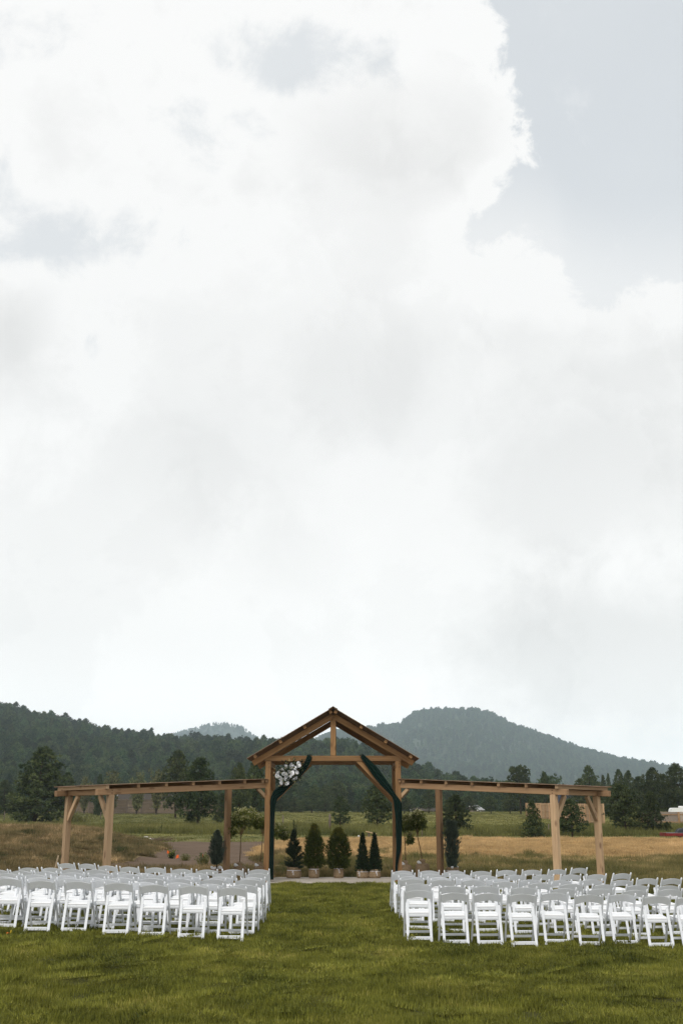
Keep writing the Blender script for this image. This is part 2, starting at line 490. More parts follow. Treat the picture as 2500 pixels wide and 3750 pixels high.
M['tarp'] = plain_mat('black_tarp', (0.007, 0.009, 0.012), 0.55, 0.3, 0.2, 5.0, 0.02)
M['tyre'] = plain_mat('tyre', (0.02, 0.02, 0.02), 0.9, 0.1)
M['orange'] = plain_mat('orange_plastic', (0.85, 0.16, 0.03), 0.6, 0.2, 0.05)
M['yellow'] = plain_mat('yellow_plastic', (0.75, 0.52, 0.04), 0.6, 0.2, 0.05)
M['stake'] = plain_mat('pale_stake', (0.42, 0.33, 0.22), 0.85, 0.1, 0.15, 10.0)
M['stone'] = plain_mat('pale_stone', (0.50, 0.46, 0.40), 0.9, 0.1, 0.2, 6.0, 0.02)
M['brush'] = plain_mat('dead_brush', (0.14, 0.10, 0.07), 0.95, 0.05, 0.3, 8.0)
M['white_bag'] = plain_mat('white_bag', (0.75, 0.75, 0.76), 0.6, 0.2, 0.05, 5.0)

# ------------------------------------------------------------------ mesh helpers
RNG = random.Random(7)


class MB:
    def __init__(self):
        self.v = []; self.f = []; self.mi = []; self.tint = []

    def add(self, vs, fs, mi=0, tint=0.5):
        o = len(self.v)
        self.v.extend([tuple(p) for p in vs])
        self.f.extend([tuple(i + o for i in q) for q in fs])
        self.mi.extend([mi] * len(fs))
        self.tint.extend([tint] * len(vs))

    def box(self, c, s, rot=None, mi=0, ch=0.0):
        hx, hy, hz = s[0] / 2, s[1] / 2, s[2] / 2
        if ch <= 0:
            vs = [Vector((x, y, z)) for x in (-hx, hx) for y in (-hy, hy) for z in (-hz, hz)]
            fs = [(0, 1, 3, 2), (4, 6, 7, 5), (0, 4, 5, 1), (2, 3, 7, 6), (0, 2, 6, 4), (1, 5, 7, 3)]
        else:
            vs = []
            for x in (-1, 1):
                for (a, b) in ((-1, -1), (1, -1), (1, 1), (-1, 1)):
                    pass
            # chamfered along x: octagon section plus inset ends
            sec = [(-hy + ch, -hz), (hy - ch, -hz), (hy, -hz + ch), (hy, hz - ch), (hy - ch, hz), (-hy + ch, hz), (-hy, hz - ch), (-hy, -hz + ch)]
            vs = []
            for x, k in ((-hx, .0), (-hx + ch, 1), (hx - ch, 1), (hx, .0)):
                for (a, b) in sec:
                    if k:
                        vs.append(Vector((x, a, b)))
                    else:
                        vs.append(Vector((x, a * (1 - ch / hy), b * (1 - ch / hz))))
            fs = [tuple(range(7, -1, -1)), tuple(range(24, 32))]
            for r in range(3):
                for i in range(8):
                    j = (i + 1) % 8
                    fs.append((r * 8 + i, r * 8 + j, (r + 1) * 8 + j, (r + 1) * 8 + i))
        if rot is not None:
            vs = [rot @ p for p in vs]
        c = Vector(c)
        self.add([p + c for p in vs], fs, mi)

    def tube(self, pts, rad, n=6, mi=0, cap=True, tint=0.5):
        pts = [Vector(p) for p in pts]
        if not hasattr(rad, '__len__'):
            rad = [rad] * len(pts)
        rings = []
        prev = None
        for i, p in enumerate(pts):
            d = (pts[min(i + 1, len(pts) - 1)] - pts[max(i - 1, 0)]).normalized()
            a = prev if prev is not None else (Vector((1, 0, 0)) if abs(d.x) < .9 else Vector((0, 1, 0)))
            a = (a - d * a.dot(d)).normalized()
            prev = a
            b = d.cross(a)
            rings.append([p + (a * math.cos(2 * math.pi * k / n) + b * math.sin(2 * math.pi * k / n)) * rad[i] for k in range(n)])
        vs = [q for r in rings for q in r]
        fs = []
        for i in range(len(rings) - 1):
            for k in range(n):
                k2 = (k + 1) % n
                fs.append((i * n + k, i * n + k2, (i + 1) * n + k2, (i + 1) * n + k))
        if cap:
            fs.append(tuple(range(n - 1, -1, -1)))
            fs.append(tuple((len(rings) - 1) * n + k for k in range(n)))
        self.add(vs, fs, mi, tint)

    def lathe(self, prof, n=16, mi=0, wob=None, c=(0, 0, 0)):
        vs = []
        for (r, z) in prof:
            for k in range(n):
                a = 2 * math.pi * k / n
                rr = r * (wob(a, z) if wob else 1)
                vs.append((c[0] + rr * math.cos(a), c[1] + rr * math.sin(a), c[2] + z))
        fs = []
        for i in range(len(prof) - 1):
            for k in range(n):
                k2 = (k + 1) % n
                fs.append((i * n + k, i * n + k2, (i + 1) * n + k2, (i + 1) * n + k))
        fs.append(tuple(range(n - 1, -1, -1)))
        fs.append(tuple((len(prof) - 1) * n + k for k in range(n)))
        self.add(vs, fs, mi)

    def mesh(self, name, mats, smooth=False, tint=False):
        me = bpy.data.meshes.new(name)
        me.from_pydata(self.v, [], self.f)
        for m in (mats if isinstance(mats, (list, tuple)) else [mats]):
            me.materials.append(m)
        if any(self.mi):
            me.polygons.foreach_set('material_index', self.mi)
        if smooth:
            me.polygons.foreach_set('use_smooth', [True] * len(self.f))
        if tint:
            at = me.attributes.new('tint', 'FLOAT', 'POINT')
            at.data.foreach_set('value', np.asarray(self.tint, np.float32))
        me.update()
        return me


def np_mesh(name, verts, faces_flat, per, mat, tint=None, smooth=False):
    """fast mesh from arrays, all faces with `per` corners"""
    verts = np.asarray(verts, np.float32)
    faces_flat = np.asarray(faces_flat, np.int32).ravel()
    nf = len(faces_flat) // per
    me = bpy.data.meshes.new(name)
    me.vertices.add(len(verts))
    me.vertices.foreach_set('co', verts.ravel())
    me.loops.add(len(faces_flat))
    me.loops.foreach_set('vertex_index', faces_flat)
    me.polygons.add(nf)
    me.polygons.foreach_set('loop_start', np.arange(nf, dtype=np.int32) * per)
    try:
        me.polygons.foreach_set('loop_total', np.full(nf, per, np.int32))
    except Exception:
        pass
    if mat is not None:
        me.materials.append(mat)
    me.update(calc_edges=True)
    if smooth:
        me.polygons.foreach_set('use_smooth', np.ones(nf, bool))
    if tint is not None:
        at = me.attributes.new('tint', 'FLOAT', 'POINT')
        at.data.foreach_set('value', np.asarray(tint, np.float32))
    return me


WM = {}                                  # world matrices of the roots, kept by hand


def link(o, parent=None, M4=None):
    COL.objects.link(o)
    M4 = M4 or Matrix.Identity(4)
    if parent is not None:
        o.parent = parent
        o.matrix_basis = WM[parent.name].inverted() @ M4
    else:
        o.matrix_basis = M4
    WM[o.name] = M4
    return o


def thing(name, label, cat, loc=(0, 0, 0), rz=0.0, group=None):
    o = bpy.data.objects.new(name, None)
    o.empty_display_size = 0.2
    link(o, None, Matrix.Translation(loc) @ Matrix.Rotation(rz, 4, 'Z'))
    tag(o, label, cat, group)
    return o


def tag(o, label, cat, group=None):
    o['label'] = label
    o['category'] = cat
    if group:
        o['group'] = group
    return o


def obj(name, me, parent=None, M4=None):
    """mesh object; M4 is its world matrix (default: the parent's own frame)"""
    o = bpy.data.objects.new(name, me)
    if M4 is None and parent is not None:
        M4 = WM[parent.name]
    return link(o, parent, M4)


def kind(o, k):
    o['kind'] = k
    return o


def copy_tree(root, M4, label=None):
    r = root.copy()
    COL.objects.link(r)
    r.matrix_basis = M4
    WM[r.name] = M4
    if label:
        r['label'] = label

    def rec(src, dst):
        for ch in src.children:
            if ch.name not in COL.objects:
                continue
            c = ch.copy()
            COL.objects.link(c)
            c.parent = dst
            WM[c.name] = Matrix.Identity(4)
            rec(ch, c)
    rec(root, r)
    return r


def frame(p0, p1, up=(0, 0, 1)):
    """world matrix with x along p0->p1, z close to up, origin midway"""
    p0 = Vector(p0); p1 = Vector(p1)
    x = (p1 - p0).normalized()
    u = Vector(up)
    y = u.cross(x)
    if y.length < 1e-4:
        y = Vector((0, 1, 0)).cross(x)
        if y.length < 1e-4:
            y = Vector((1, 0, 0)).cross(x)
    y.normalize()
    z = x.cross(y)
    m = Matrix((x, y, z)).transposed().to_4x4()
    m.translation = (p0 + p1) / 2
    return m, (p1 - p0).length


def beam(name, p0, p1, w, h, mat, parent, up=(0, 0, 1), ch=0.008):
    """a timber with its grain along its own x axis; w across, h along up"""
    m, L = frame(p0, p1, up)
    b = MB()
    b.box((0, 0, 0), (L, w, h), ch=ch)
    return obj(name, b.mesh(name, M[mat] if isinstance(mat, str) else mat), parent, m)

# ------------------------------------------------------------------ ground sheet, split by cover
def axis(segs):
    out = []
    for a, b, st in segs:
        n = max(1, int(round((b - a) / st)))
        out += list(np.linspace(a, b, n, endpoint=False))
    out.append(segs[-1][1])
    return np.array(out)


GX = axis([(-2400, -400, 100), (-400, -120, 35), (-120, -45, 5), (-45, -20, 1.0), (-20, 20, 0.17), (20, 45, 1.0), (45, 120, 5), (120, 400, 35), (400, 2400, 100)])
GY = axis([(-60, -4, 8), (-4, 8, 1.0), (8, 60, 0.17), (60, 110, 0.6), (110, 280, 4), (280, 700, 30), (700, 5200, 150)])


def build_ground():
    XX, YY = np.meshgrid(GX, GY)
    ZZ = ground_z(XX, YY)
    nx, ny = len(GX), len(GY)
    V = np.stack([XX, YY, ZZ], -1).reshape(-1, 3)
    cx = (XX[:-1, :-1] + XX[1:, 1:]) / 2
    cy = (YY[:-1, :-1] + YY[1:, 1:]) / 2
    nz = fbm(cx * .7, cy * .7, 31, 3)
    bf = berm_f(cx, cy); mf = mound_f(cx, cy)
    lawn_edge = 29.2 + 2.0 * np.exp(-((cx + .2) / 2.9) ** 6) + nz * 1.0 - 2.2 * sstep(5, 9, np.abs(cx))
    cover = np.full(cx.shape, 1)                         # dry bank by default near
    cover[cy < lawn_edge] = 0                            # lawn
    straw = (cy + nz * 7 > 41.5) & (mf > .12) & (cy < 57)
    cover[straw] = 2
    dirt = (cy > 37.5 + nz * 4) & (cy < 58.5 + nz * 3) & (bf + nz * .12 < .10) & (mf + nz * .1 < .16) & (cx < 0) & (cx > -13)
    cover[dirt] = 3
    cover[(cy > 58.5 + nz * 3)] = 4                      # mown verge
    cover[(cy > 70 + nz * 4)] = 5                        # meadow
    cover[(cy > 53) & (bf < .1) & (cx < -12.5)] = 4
    cover[(cy > 262)] = 6
    idx = np.arange(nx * ny).reshape(ny, nx)
    quads = np.stack([idx[:-1, :-1], idx[:-1, 1:], idx[1:, 1:], idx[1:, :-1]], -1)
    names = [('lawn', 'lawn_soil'), ('dry_bank', 'dry_soil'), ('straw_field', 'straw_soil'), ('dirt_patch', 'dirt'), ('mown_verge', 'mown'), ('meadow', 'meadow'), ('wood_floor', 'hill_soil')]
    for k, (nm, mt) in enumerate(names):
        q = quads[cover == k]
        if len(q) == 0:
            continue
        used, inv = np.unique(q.ravel(), return_inverse=True)
        me = np_mesh(nm, V[used], inv, 4, M[mt], smooth=True)
        kind(obj(nm, me), 'structure')
    return lawn_edge


build_ground()

# the concrete pad under the gate
b = MB()
b.box((-0.22, 32.5, -0.03), (5.1, 2.75, 0.13), ch=0.012)
kind(obj('concrete_pad', b.mesh('concrete_pad', M['concrete'])), 'structure')

# ------------------------------------------------------------------ hills
KPX = 4272.0


def hill(name, prof, dist, y0, back, mat, dy, dq, q0, q1, tree_h, seed):
    qs = np.arange(q0, q1 + 1e-6, dq)
    px = np.interp(qs, [(p[0] - 1250) / 4112.0 for p in prof], [p[1] for p in prof])
    dd = np.interp(qs, [(p[0] - 1250) / 4112.0 for p in dist], [p[1] for p in dist])
    zr = EYE + px * dd / KPX - tree_h
    ts = np.linspace(0, 1, dy)
    tb = np.linspace(0, 1, 6)[1:]
    rows = []
    for t in ts:
        Y = y0 + (dd - y0) * t
        zb = np.interp(Y, B_Y, B_Z) - 1.0
        s = t ** 1.35 * (1 - t) + sstep(0, 1, t) * t
        amp = (.10 * (zr - zb)) * np.sin(math.pi * t)
        n = fbm(qs * dd / 110 + 3, Y / 110 + 0 * qs, seed, 4)
        rows.append((qs * Y, Y, zb + (zr - zb) * s + amp * n * 2.2))
    for t in tb:
        Y = dd + back * t
        zb = np.interp(Y, B_Y, B_Z) - 3
        rows.append((qs * Y, Y, zr + (zb - zr) * sstep(0, 1, t)))
    V = np.stack([np.stack([r[0], r[1] + 0 * qs, r[2]], -1) for r in rows]).reshape(-1, 3)
    nr, nq = len(rows), len(qs)
    idx = np.arange(nr * nq).reshape(nr, nq)
    quads = np.stack([idx[:-1, :-1], idx[:-1, 1:], idx[1:, 1:], idx[1:, :-1]], -1)
    me = np_mesh(name, V, quads, 4, M[mat], smooth=True)
    kind(obj(name, me), 'structure')
    return V.reshape(nr, nq, 3), dy


P1 = [(-1200, 470), (-500, 455), (-150, 430), (0, 416), (80, 392), (159, 372), (263, 345), (414, 313), (574, 299), (677, 287), (797, 281), (956, 277), (1152, 276), (1279, 274), (1321, 264), (1384, 247), (1537, 205), (1609, 180), (1696, 165), (1760, 157), (1840, 147), (2000, 128), (2300, 112), (2600, 100), (3600, 80)]
D1 = [(-1200, 1000), (0, 900), (700, 820), (1300, 650), (1700, 480), (2000, 420), (3600, 400)]
P2 = [(700, 120), (900, 180), (1050, 240), (1144, 284), (1209, 315), (1230, 322), (1330, 332), (1410, 339), (1473, 347), (1513, 386), (1569, 398), (1640, 403), (1696, 401), (1760, 402), (1808, 390), (1856, 363), (1888, 343), (2007, 307), (2127, 259), (2246, 224), (2366, 204), (2462, 188), (2700, 150), (3300, 110)]
D2 = [(700, 3000), (3300, 2700)]
P3 = [(350, 200), (500, 262), (600, 292), (630, 312), (677, 325), (757, 349), (797, 353), (861, 341), (885, 331), (925, 300), (996, 283), (1120, 262), (1250, 240), (1500, 200)]
D3 = [(350, 3900), (1500, 3900)]
HILLS = []
HILLS.append(hill('forested_hillside', P1, D1, 262, 260, 'hill_soil', 34, .008, -.60, .56, 11.5, 41))
HILLS.append(hill('mesa_hill', P2, D2, 1500, 700, 'mesa_soil', 34, .006, -.12, .48, 13.0, 51))
HILLS.append(hill('distant_hill', P3, D3, 3000, 400, 'mesa_soil', 20, .005, -.21, .06, 7.0, 61))

# ------------------------------------------------------------------ foliage builders
def unit(v):
    return v / np.maximum(np.linalg.norm(v, axis=-1, keepdims=True), 1e-9)


def tufts(rng, c, d, size, n, wr=0.4, spread=0.8, tint=None, bend=0.0):
    """n little needle-bundle faces round each centre"""
    T = len(c)
    C = np.repeat(c, n, 0); D = np.repeat(d, n, 0); S = np.repeat(size, n)[:, None]
    r = unit(rng.normal(size=(T * n, 3)))
    dr = unit(D * (1 - spread) + r * spread)
    sd = unit(np.cross(dr, unit(rng.normal(size=(T * n, 3)))))
    L = S * rng.uniform(.7, 1.15, (T * n, 1))
    w = L * wr * .5
    tip = C + dr * L
    if bend:
        tip[:, 2] -= bend * L[:, 0]
    V = np.stack([C - sd * w, C + sd * w, tip], 1).reshape(-1, 3)
    tn = np.repeat(rng.uniform(0, 1, T) if tint is None else tint, n)
    tn = np.clip(tn + rng.normal(0, .08, T * n), 0, 1)
    return V, np.repeat(tn, 3)


def leaf_quads(rng, c, d, size, n, wr=0.45, spread=0.7, droop=0.0, tint=None):
    """broader leaves: a kite of four corners"""
    T = len(c)
    C = np.repeat(c, n, 0); D = np.repeat(d, n, 0); S = np.repeat(size, n)[:, None]
    r = unit(rng.normal(size=(T * n, 3)))
    dr = D * (1 - spread) + r * spread
    dr[:, 2] -= droop
    dr = unit(dr)
    sd = unit(np.cross(dr, unit(rng.normal(size=(T * n, 3)))))
    L = S * rng.uniform(.7, 1.2, (T * n, 1))
    w = L * wr * .5
    st = C + r * S * .25
    mid = st + dr * L * .45
    V = np.stack([st, mid - sd * w, st + dr * L, mid + sd * w], 1).reshape(-1, 3)
    tn = np.repeat(rng.uniform(0, 1, T) if tint is None else tint, n)
    tn = np.clip(tn + rng.normal(0, .1, T * n), 0, 1)
    return V, np.repeat(tn, 4)


def tri_mesh(name, V, tint, mat, per=3):
    return np_mesh(name, V, np.arange(len(V), dtype=np.int32), per, mat, tint)


def pine_parts(kind_, seed, T=1000, n=7, tsize=.042, mat='pine', ball=.060):
    """(crown mesh, trunk mesh) one unit tall, about .32 in radius"""
    rng = np.random.default_rng(seed)
    rr = .33
    z0 = {'dense': .03, 'round': .17, 'open': .2, 'flat': .35, 'pale': .04}[kind_]
    lean = rng.normal(0, .02, 2)
    nb = {'dense': 95, 'round': 80, 'open': 44, 'flat': 55, 'pale': 85}[kind_]
    cs, ds, ti, sz = [], [], [], []
    limbs = []
    az = rng.uniform(0, 6.28)
    lop = rng.uniform(0, 6.28)
    for b_ in range(nb):
        t = ((b_ + rng.uniform(0, 1)) / nb)
        if kind_ == 'open':
            t = (np.floor(t * 8) + .5 + rng.normal(0, .06)) / 8
        t = min(max(t, 0.01), .985)
        z = z0 + (1 - z0) * t
        az += 2.399 + rng.normal(0, .25)
        if kind_ in ('dense', 'pale'):
            pr = 1.06 * (1 - t) ** .80 * (.80 + .20 * min(1, t / .12)) + .035
        elif kind_ == 'round':
            pr = (1 - t ** 1.75) ** .9 * (.66 + .34 * min(1, t / .22)) + .03
        elif kind_ == 'open':
            pr = (1 - t ** 1.4) ** .8 + .05
        else:
            pr = (1 - t ** 5) ** .6 * (.6 + .4 * t) + .05
        pr *= 1 + .16 * math.cos(az - lop) + rng.normal(0, .16)
        L = rr * max(pr, .05)
        up = (.15 + .75 * t) if kind_ != 'flat' else .25
        up += rng.normal(0, .12)
        o = np.array([lean[0] * z, lean[1] * z, z - .02])
        dirn = np.array([math.cos(az), math.sin(az), up * .55])
        tip = o + dirn * L
        limbs.append((o, tip))
        nball = max(1, int(round(L / (rr * .30) * rng.uniform(.8, 1.3))))
        for q_ in range(nball):
            s = (1.0 - q_ * .26 / max(L / rr, .3) * rng.uniform(.7, 1.2)) if q_ else rng.uniform(.92, 1.05)
            if s < .25:
                continue
            br = ball * rng.uniform(.65, 1.3) * (.75 + .35 * (1 - t))
            ctr = o + dirn * L * s + rng.normal(0, .45 * ball, 3) * np.array([1, 1, .45]) * (1 if q_ else .3)
            k = max(5, int(T / nb / 1.9 * rng.uniform(.8, 1.2)))
            nrm = unit(rng.normal(size=(k, 3)) + np.array([0, 0, .35]))
            cs.append(ctr + nrm * br * rng.uniform(.35, 1.0, (k, 1)) * np.array([1, 1, .72]))
            ds.append(unit(nrm + np.array([0, 0, .25])))
            bt = rng.uniform(.12, .70)
            ti.append(np.clip(bt + rng.normal(0, .10, k), 0, 1))
            sz.append(np.full(k, tsize) * rng.uniform(.8, 1.2, k))
    # leader
    k = 14
    zz = rng.uniform(.9, 1.0, k)
    cs.append(np.stack([lean[0] * zz + rng.normal(0, .012, k), lean[1] * zz + rng.normal(0, .012, k), zz - .03], -1))
    ds.append(np.tile(np.array([0, 0, 1.]), (k, 1))); ti.append(np.full(k, .6)); sz.append(np.full(k, tsize))
    c = np.concatenate(cs); d = np.concatenate(ds); tn = np.concatenate(ti); s = np.concatenate(sz)
    V, tt = tufts(rng, c, d, s, n, .46, .50, tn)
    V[:, 2] = np.maximum(V[:, 2], .004)
    crown = tri_mesh('crown', V, tt, M[mat])
    b = MB()
    b.tube([(0, 0, -.03), (lean[0] * .2, lean[1] * .2, .2), (lean[0] * .6, lean[1] * .6, .6), (lean[0], lean[1], .97)], [.022, .018, .011, .003], 7)
    for (o, tip) in limbs[::2]:
        mid = (o + tip) / 2 + np.array([0, 0, -.006])
        b.tube([o, mid, tip], [.006, .0045, .002], 4, cap=False)
    return crown, b.mesh('trunk', M['bark'], True)


def willow_parts(seed):
    rng = np.random.default_rng(seed)
    cs, ds = [], []
    b = MB()
    for i in range(16):
        az = rng.uniform(0, 6.28); top = rng.uniform(.6, 1.0); out = rng.uniform(.03, .27)
        p0 = np.array([0, 0, 0.]); p1 = np.array([math.cos(az) * out * .5, math.sin(az) * out * .5, top * .5]); p2 = np.array([math.cos(az) * out, math.sin(az) * out, top * .95])
        b.tube([p0 - (0, 0, .03), p1, p2], [.009, .006, .002], 4, cap=False)
        k = 60
        s = rng.uniform(.2, 1, k)[:, None]
        q = np.where(s < .5, p0 + (p1 - p0) * s * 2, p1 + (p2 - p1) * (s - .5) * 2)
        q = q + rng.normal(0, .05, (k, 3)) * np.array([1, 1, .7])
        cs.append(q); ds.append(np.tile(np.array([math.cos(az) * .2, math.sin(az) * .2, .9]), (k, 1)))
    c = np.concatenate(cs); d = np.concatenate(ds)
    V, tt = tufts(rng, c, d, np.full(len(c), .06), 5, .42, .62)
    V[:, 2] = np.maximum(V[:, 2], .004)
    return tri_mesh('crown', V, tt, M['willow']), b.mesh('trunk', M['bark'], True)


# ------------------------------------------------------------------ trees one can tell apart
TREES = [
    ('dense', -31.67, 116.1, 7.53, 3.42, 'big dark bushy pine standing left of the left wing, branches down to the grass'),
    ('pale', -52.91, 176.0, 5.28, 2.03, "pale green young pine half hidden behind the big dark bushy pine at the photo's left"),
    ('round', -36.93, 150, 5.79, 1.46, 'dark pine just right of the big bushy pine, rising behind the left roof end'),
    ('dense', -35.72, 165, 5.93, 0.84, 'small dark pointed conifer above the left wing roof among the pale willows'),
    ('willow', -43.54, 190, 6.23, 1.43, 'olive willow left of the small pointed conifer above the left roof'),
    ('willow', -38.92, 190, 7.37, 1.9, 'brownish willow right of the small pointed conifer above the left roof'),
    ('willow', -33.75, 185, 6.78, 1.8, 'yellow green willow above the middle of the left roof, left of its paler neighbour'),
    ('willow', -29.36, 178, 7.27, 1.52, 'feathery pale willow touching the left side of the pair of tall pines'),
    ('round', -20.88, 141.3, 8.22, 2.15, 'taller left pine of the pair above the left roof, trunk before the board fence'),
    ('round', -11.7, 91.7, 5.52, 1.62, 'right pine of the pair above the left roof, thick dark trunk in the meadow'),
    ('round', -13.23, 98.6, 1.2, 0.52, 'small round pine at the foot of the thick trunked pine in the meadow'),
    ('dense', -11.89, 111.8, 2.86, 0.87, 'dark low pine just left of the brown inner post of the left wing'),
    ('round', -9.83, 108, 5.64, 1.13, "left pine of the two dark ones behind the gable's left eave"),
    ('round', -8.83, 112, 6.15, 1.25, "right pine of the two dark ones behind the gable's left eave, nearer the gate post"),
    ('open', -0.08, 79.3, 2.36, 0.73, 'small open pine with whorled branches standing alone in the meadow inside the gate'),
    ('round', -5.7, 215, 5.03, 2.2, "dark pine at the wood's edge left of the small meadow pine, seen through the gate"),
    ('round', -0.8, 235, 6.33, 2.63, "tall pale pine at the wood's edge behind the small meadow pine"),
    ('pale', -3.3, 230, 5.47, 1.96, "grey green pine between the two dark ones at the wood's edge in the gate"),
    ('round', -11.61, 215, 3.6, 1.57, "pine at the wood's edge seen low through the gate beside the left green drape"),
    ('dense', -9.21, 220, 3.12, 1.71, "squat pine at the wood's edge just right of the left drape, under the flowers"),
    ('dense', 3.34, 225, 2.41, 1.48, "low pine at the wood's edge right of the small meadow pine in the gate"),
    ('round', 2.62, 82.5, 3.22, 1.09, 'broad pine with low skirts left of the right hand green drape'),
    ('round', 11.19, 200, 3.0, 1.75, "dark pine behind the right gate post, under the right roof's inner end"),
    ('open', 15.52, 200, 4.23, 2.04, 'sparse pine behind the brown inner post of the right wing'),
    ('dense', 7.34, 72.5, 2.41, 1.07, 'bushy pine standing alone in the meadow right of the inner right post'),
    ('round', 21.35, 190, 2.94, 1.48, 'pine directly behind the bushy meadow pine under the right roof'),
    ('round', 25.95, 195, 3.06, 1.38, 'dark pine beside the white gabled cottage at the far side of the meadow'),
    ('round', 28.47, 190, 3.3, 1.76, 'broad pine left of the tall flat topped one, seen under the right roof'),
    ('flat', 28.73, 180, 7.59, 2.01, 'tall flat topped pine rising above the middle of the right roof'),
    ('round', 31.1, 170, 6.42, 1.12, 'slim pine top right of the flat topped pine above the right roof'),
    ('dense', 10.45, 61, 2.03, 0.56, "small dense pine in the meadow left of the right wing's front outer post"),
    ('round', 36.65, 165, 7.15, 1.57, 'tall pine above the outer end of the right roof, lumpy crown'),
    ('dense', 41.04, 175, 6.05, 0.77, 'pointed pine just right of the lumpy crowned one over the right roof end'),
    ('dense', 43.09, 180, 6.39, 0.66, 'thin pointed pine second right of the lumpy crowned one over the right roof end'),
    ('round', 39.86, 160, 6.45, 1.21, 'taller pine third right of the lumpy crowned one, beyond the right roof tip'),
    ('round', 43.4, 168, 6.48, 1.31, 'pine with twin tips beyond the right roof tip, right of the taller one'),
    ('round', 18.18, 72, 3.09, 1.19, "large dark pine with bare lower trunk just beyond the right roof's tip"),
    ('round', 13.0, 63.6, 2.11, 0.83, 'dark spreading pine between the two outer posts of the right wing'),
    ('pale', 19.83, 72, 2.61, 0.86, 'lighter green pine right of the large bare trunked one, near the red trailer'),
    ('round', 39.03, 140, 6.11, 1.77, "tall dark pine behind the lighter green one at the photo's right"),
    ('round', 42.1, 140, 6.58, 1.87, "tallest dark pine at the photo's right edge, above the white camper"),
    ('dense', 20.2, 70, 0.78, 0.36, 'low dark bush pine between the lighter green pine and the red trailer'),
    ('dense', -12.29, 77.1, 0.46, 0.14, 'small dark juniper in the tall grass under the left roof'),
    ('dense', -16.63, 80.1, 0.61, 0.23, "dark round bush beside the left wing's front outer post in the tall grass"),
    ('round', 32.24, 152, 5.04, 1.37, "dark pine behind the right wing's back outer post, between the post and lumpy pine"),
    ('round', 34.67, 150, 4.29, 1.46, 'rounded dark pine between the lumpy crowned one and the large bare trunked pine'),
    ('round', 34.82, 142, 4.31, 1.45, 'dark pine filling the gap behind the large bare trunked pine, upper left'),
    ('round', 39.85, 150, 5.21, 1.75, 'dark broad pine behind the large bare trunked pine and the lighter green one'),
    ('round', 44.15, 152, 5.62, 1.7, "dark pine between the two tallest pines at the photo's right edge"),
    ('round', 30.83, 185, 3.79, 1.89, 'dark pine behind the wing roof just left of the right front outer post'),
]
PROTO = {}
for kd, seeds in (('dense', (3, 4, 5)), ('round', (11, 12, 13, 14)), ('open', (21, 22)), ('flat', (31,)), ('pale', (41, 42))):
    PROTO[kd] = [pine_parts(kd, s, mat='pale_pine' if kd == 'pale' else 'pine', T=1900 if kd == 'dense' else 1500 if kd != 'open' else 800) for s in seeds]
PROTO['willow'] = [willow_parts(51), willow_parts(52)]
_cnt = {}
for (kd, tx, ty, th, tw, lab) in TREES:
    i = _cnt.get(kd, 0); _cnt[kd] = i + 1
    crown, trunk = PROTO[kd][i % len(PROTO[kd])]
    z = gz(tx, ty)
    cat = 'tree'
    nm = 'willow' if kd == 'willow' else ('juniper_bush' if 'juniper' in lab or 'bush beside' in lab else 'pine_tree')
    t = thing(nm, lab, 'bush' if nm == 'juniper_bush' else cat, (tx, ty, z), 0, 'willows along the far side of the meadow' if nm == 'willow' else ('bushes in the tall grass' if nm == 'juniper_bush' else 'pines round the meadow'))
    k = tw / .33
    Mx = Matrix.Translation((tx, ty, z)) @ Matrix.Rotation(RNG.uniform(0, 6.28), 4, 'Z') @ Matrix.Diagonal((k, k, th, 1))
    obj('trunk', trunk, t, Mx)
    obj('crown', crown, t, Mx)


# ------------------------------------------------------------------ scatter (only for stuff nobody could count)
def gn_tree(coll):
    g = bpy.data.node_groups.new('scatter', 'GeometryNodeTree')
    g.interface.new_socket('Geometry', in_out='INPUT', socket_type='NodeSocketGeometry')
    g.interface.new_socket('Geometry', in_out='OUTPUT', socket_type='NodeSocketGeometry')
    N = g.nodes; L = g.links
    gi = N.new('NodeGroupInput'); go = N.new('NodeGroupOutput')
    ci = N.new('GeometryNodeCollectionInfo')
    ci.inputs['Collection'].default_value = coll
    ci.inputs['Separate Children'].default_value = True
    ci.inputs['Reset Children'].default_value = True
    ip = N.new('GeometryNodeInstanceOnPoints')
    ip.inputs['Pick Instance'].default_value = True
    L.new(gi.outputs[0], ip.inputs['Points'])
    L.new(ci.outputs[0], ip.inputs['Instance'])

    def attr(nm, ty):
        a = N.new('GeometryNodeInputNamedAttribute')
        a.data_type = ty
        a.inputs['Name'].default_value = nm
        return a.outputs[0]
    L.new(attr('idx', 'INT'), ip.inputs['Instance Index'])
    e2r = N.new('FunctionNodeEulerToRotation')
    L.new(attr('rot', 'FLOAT_VECTOR'), e2r.inputs[0])
    L.new(e2r.outputs[0], ip.inputs['Rotation'])
    L.new(attr('scl', 'FLOAT_VECTOR'), ip.inputs['Scale'])
    L.new(ip.outputs[0], go.inputs[0])
    return g


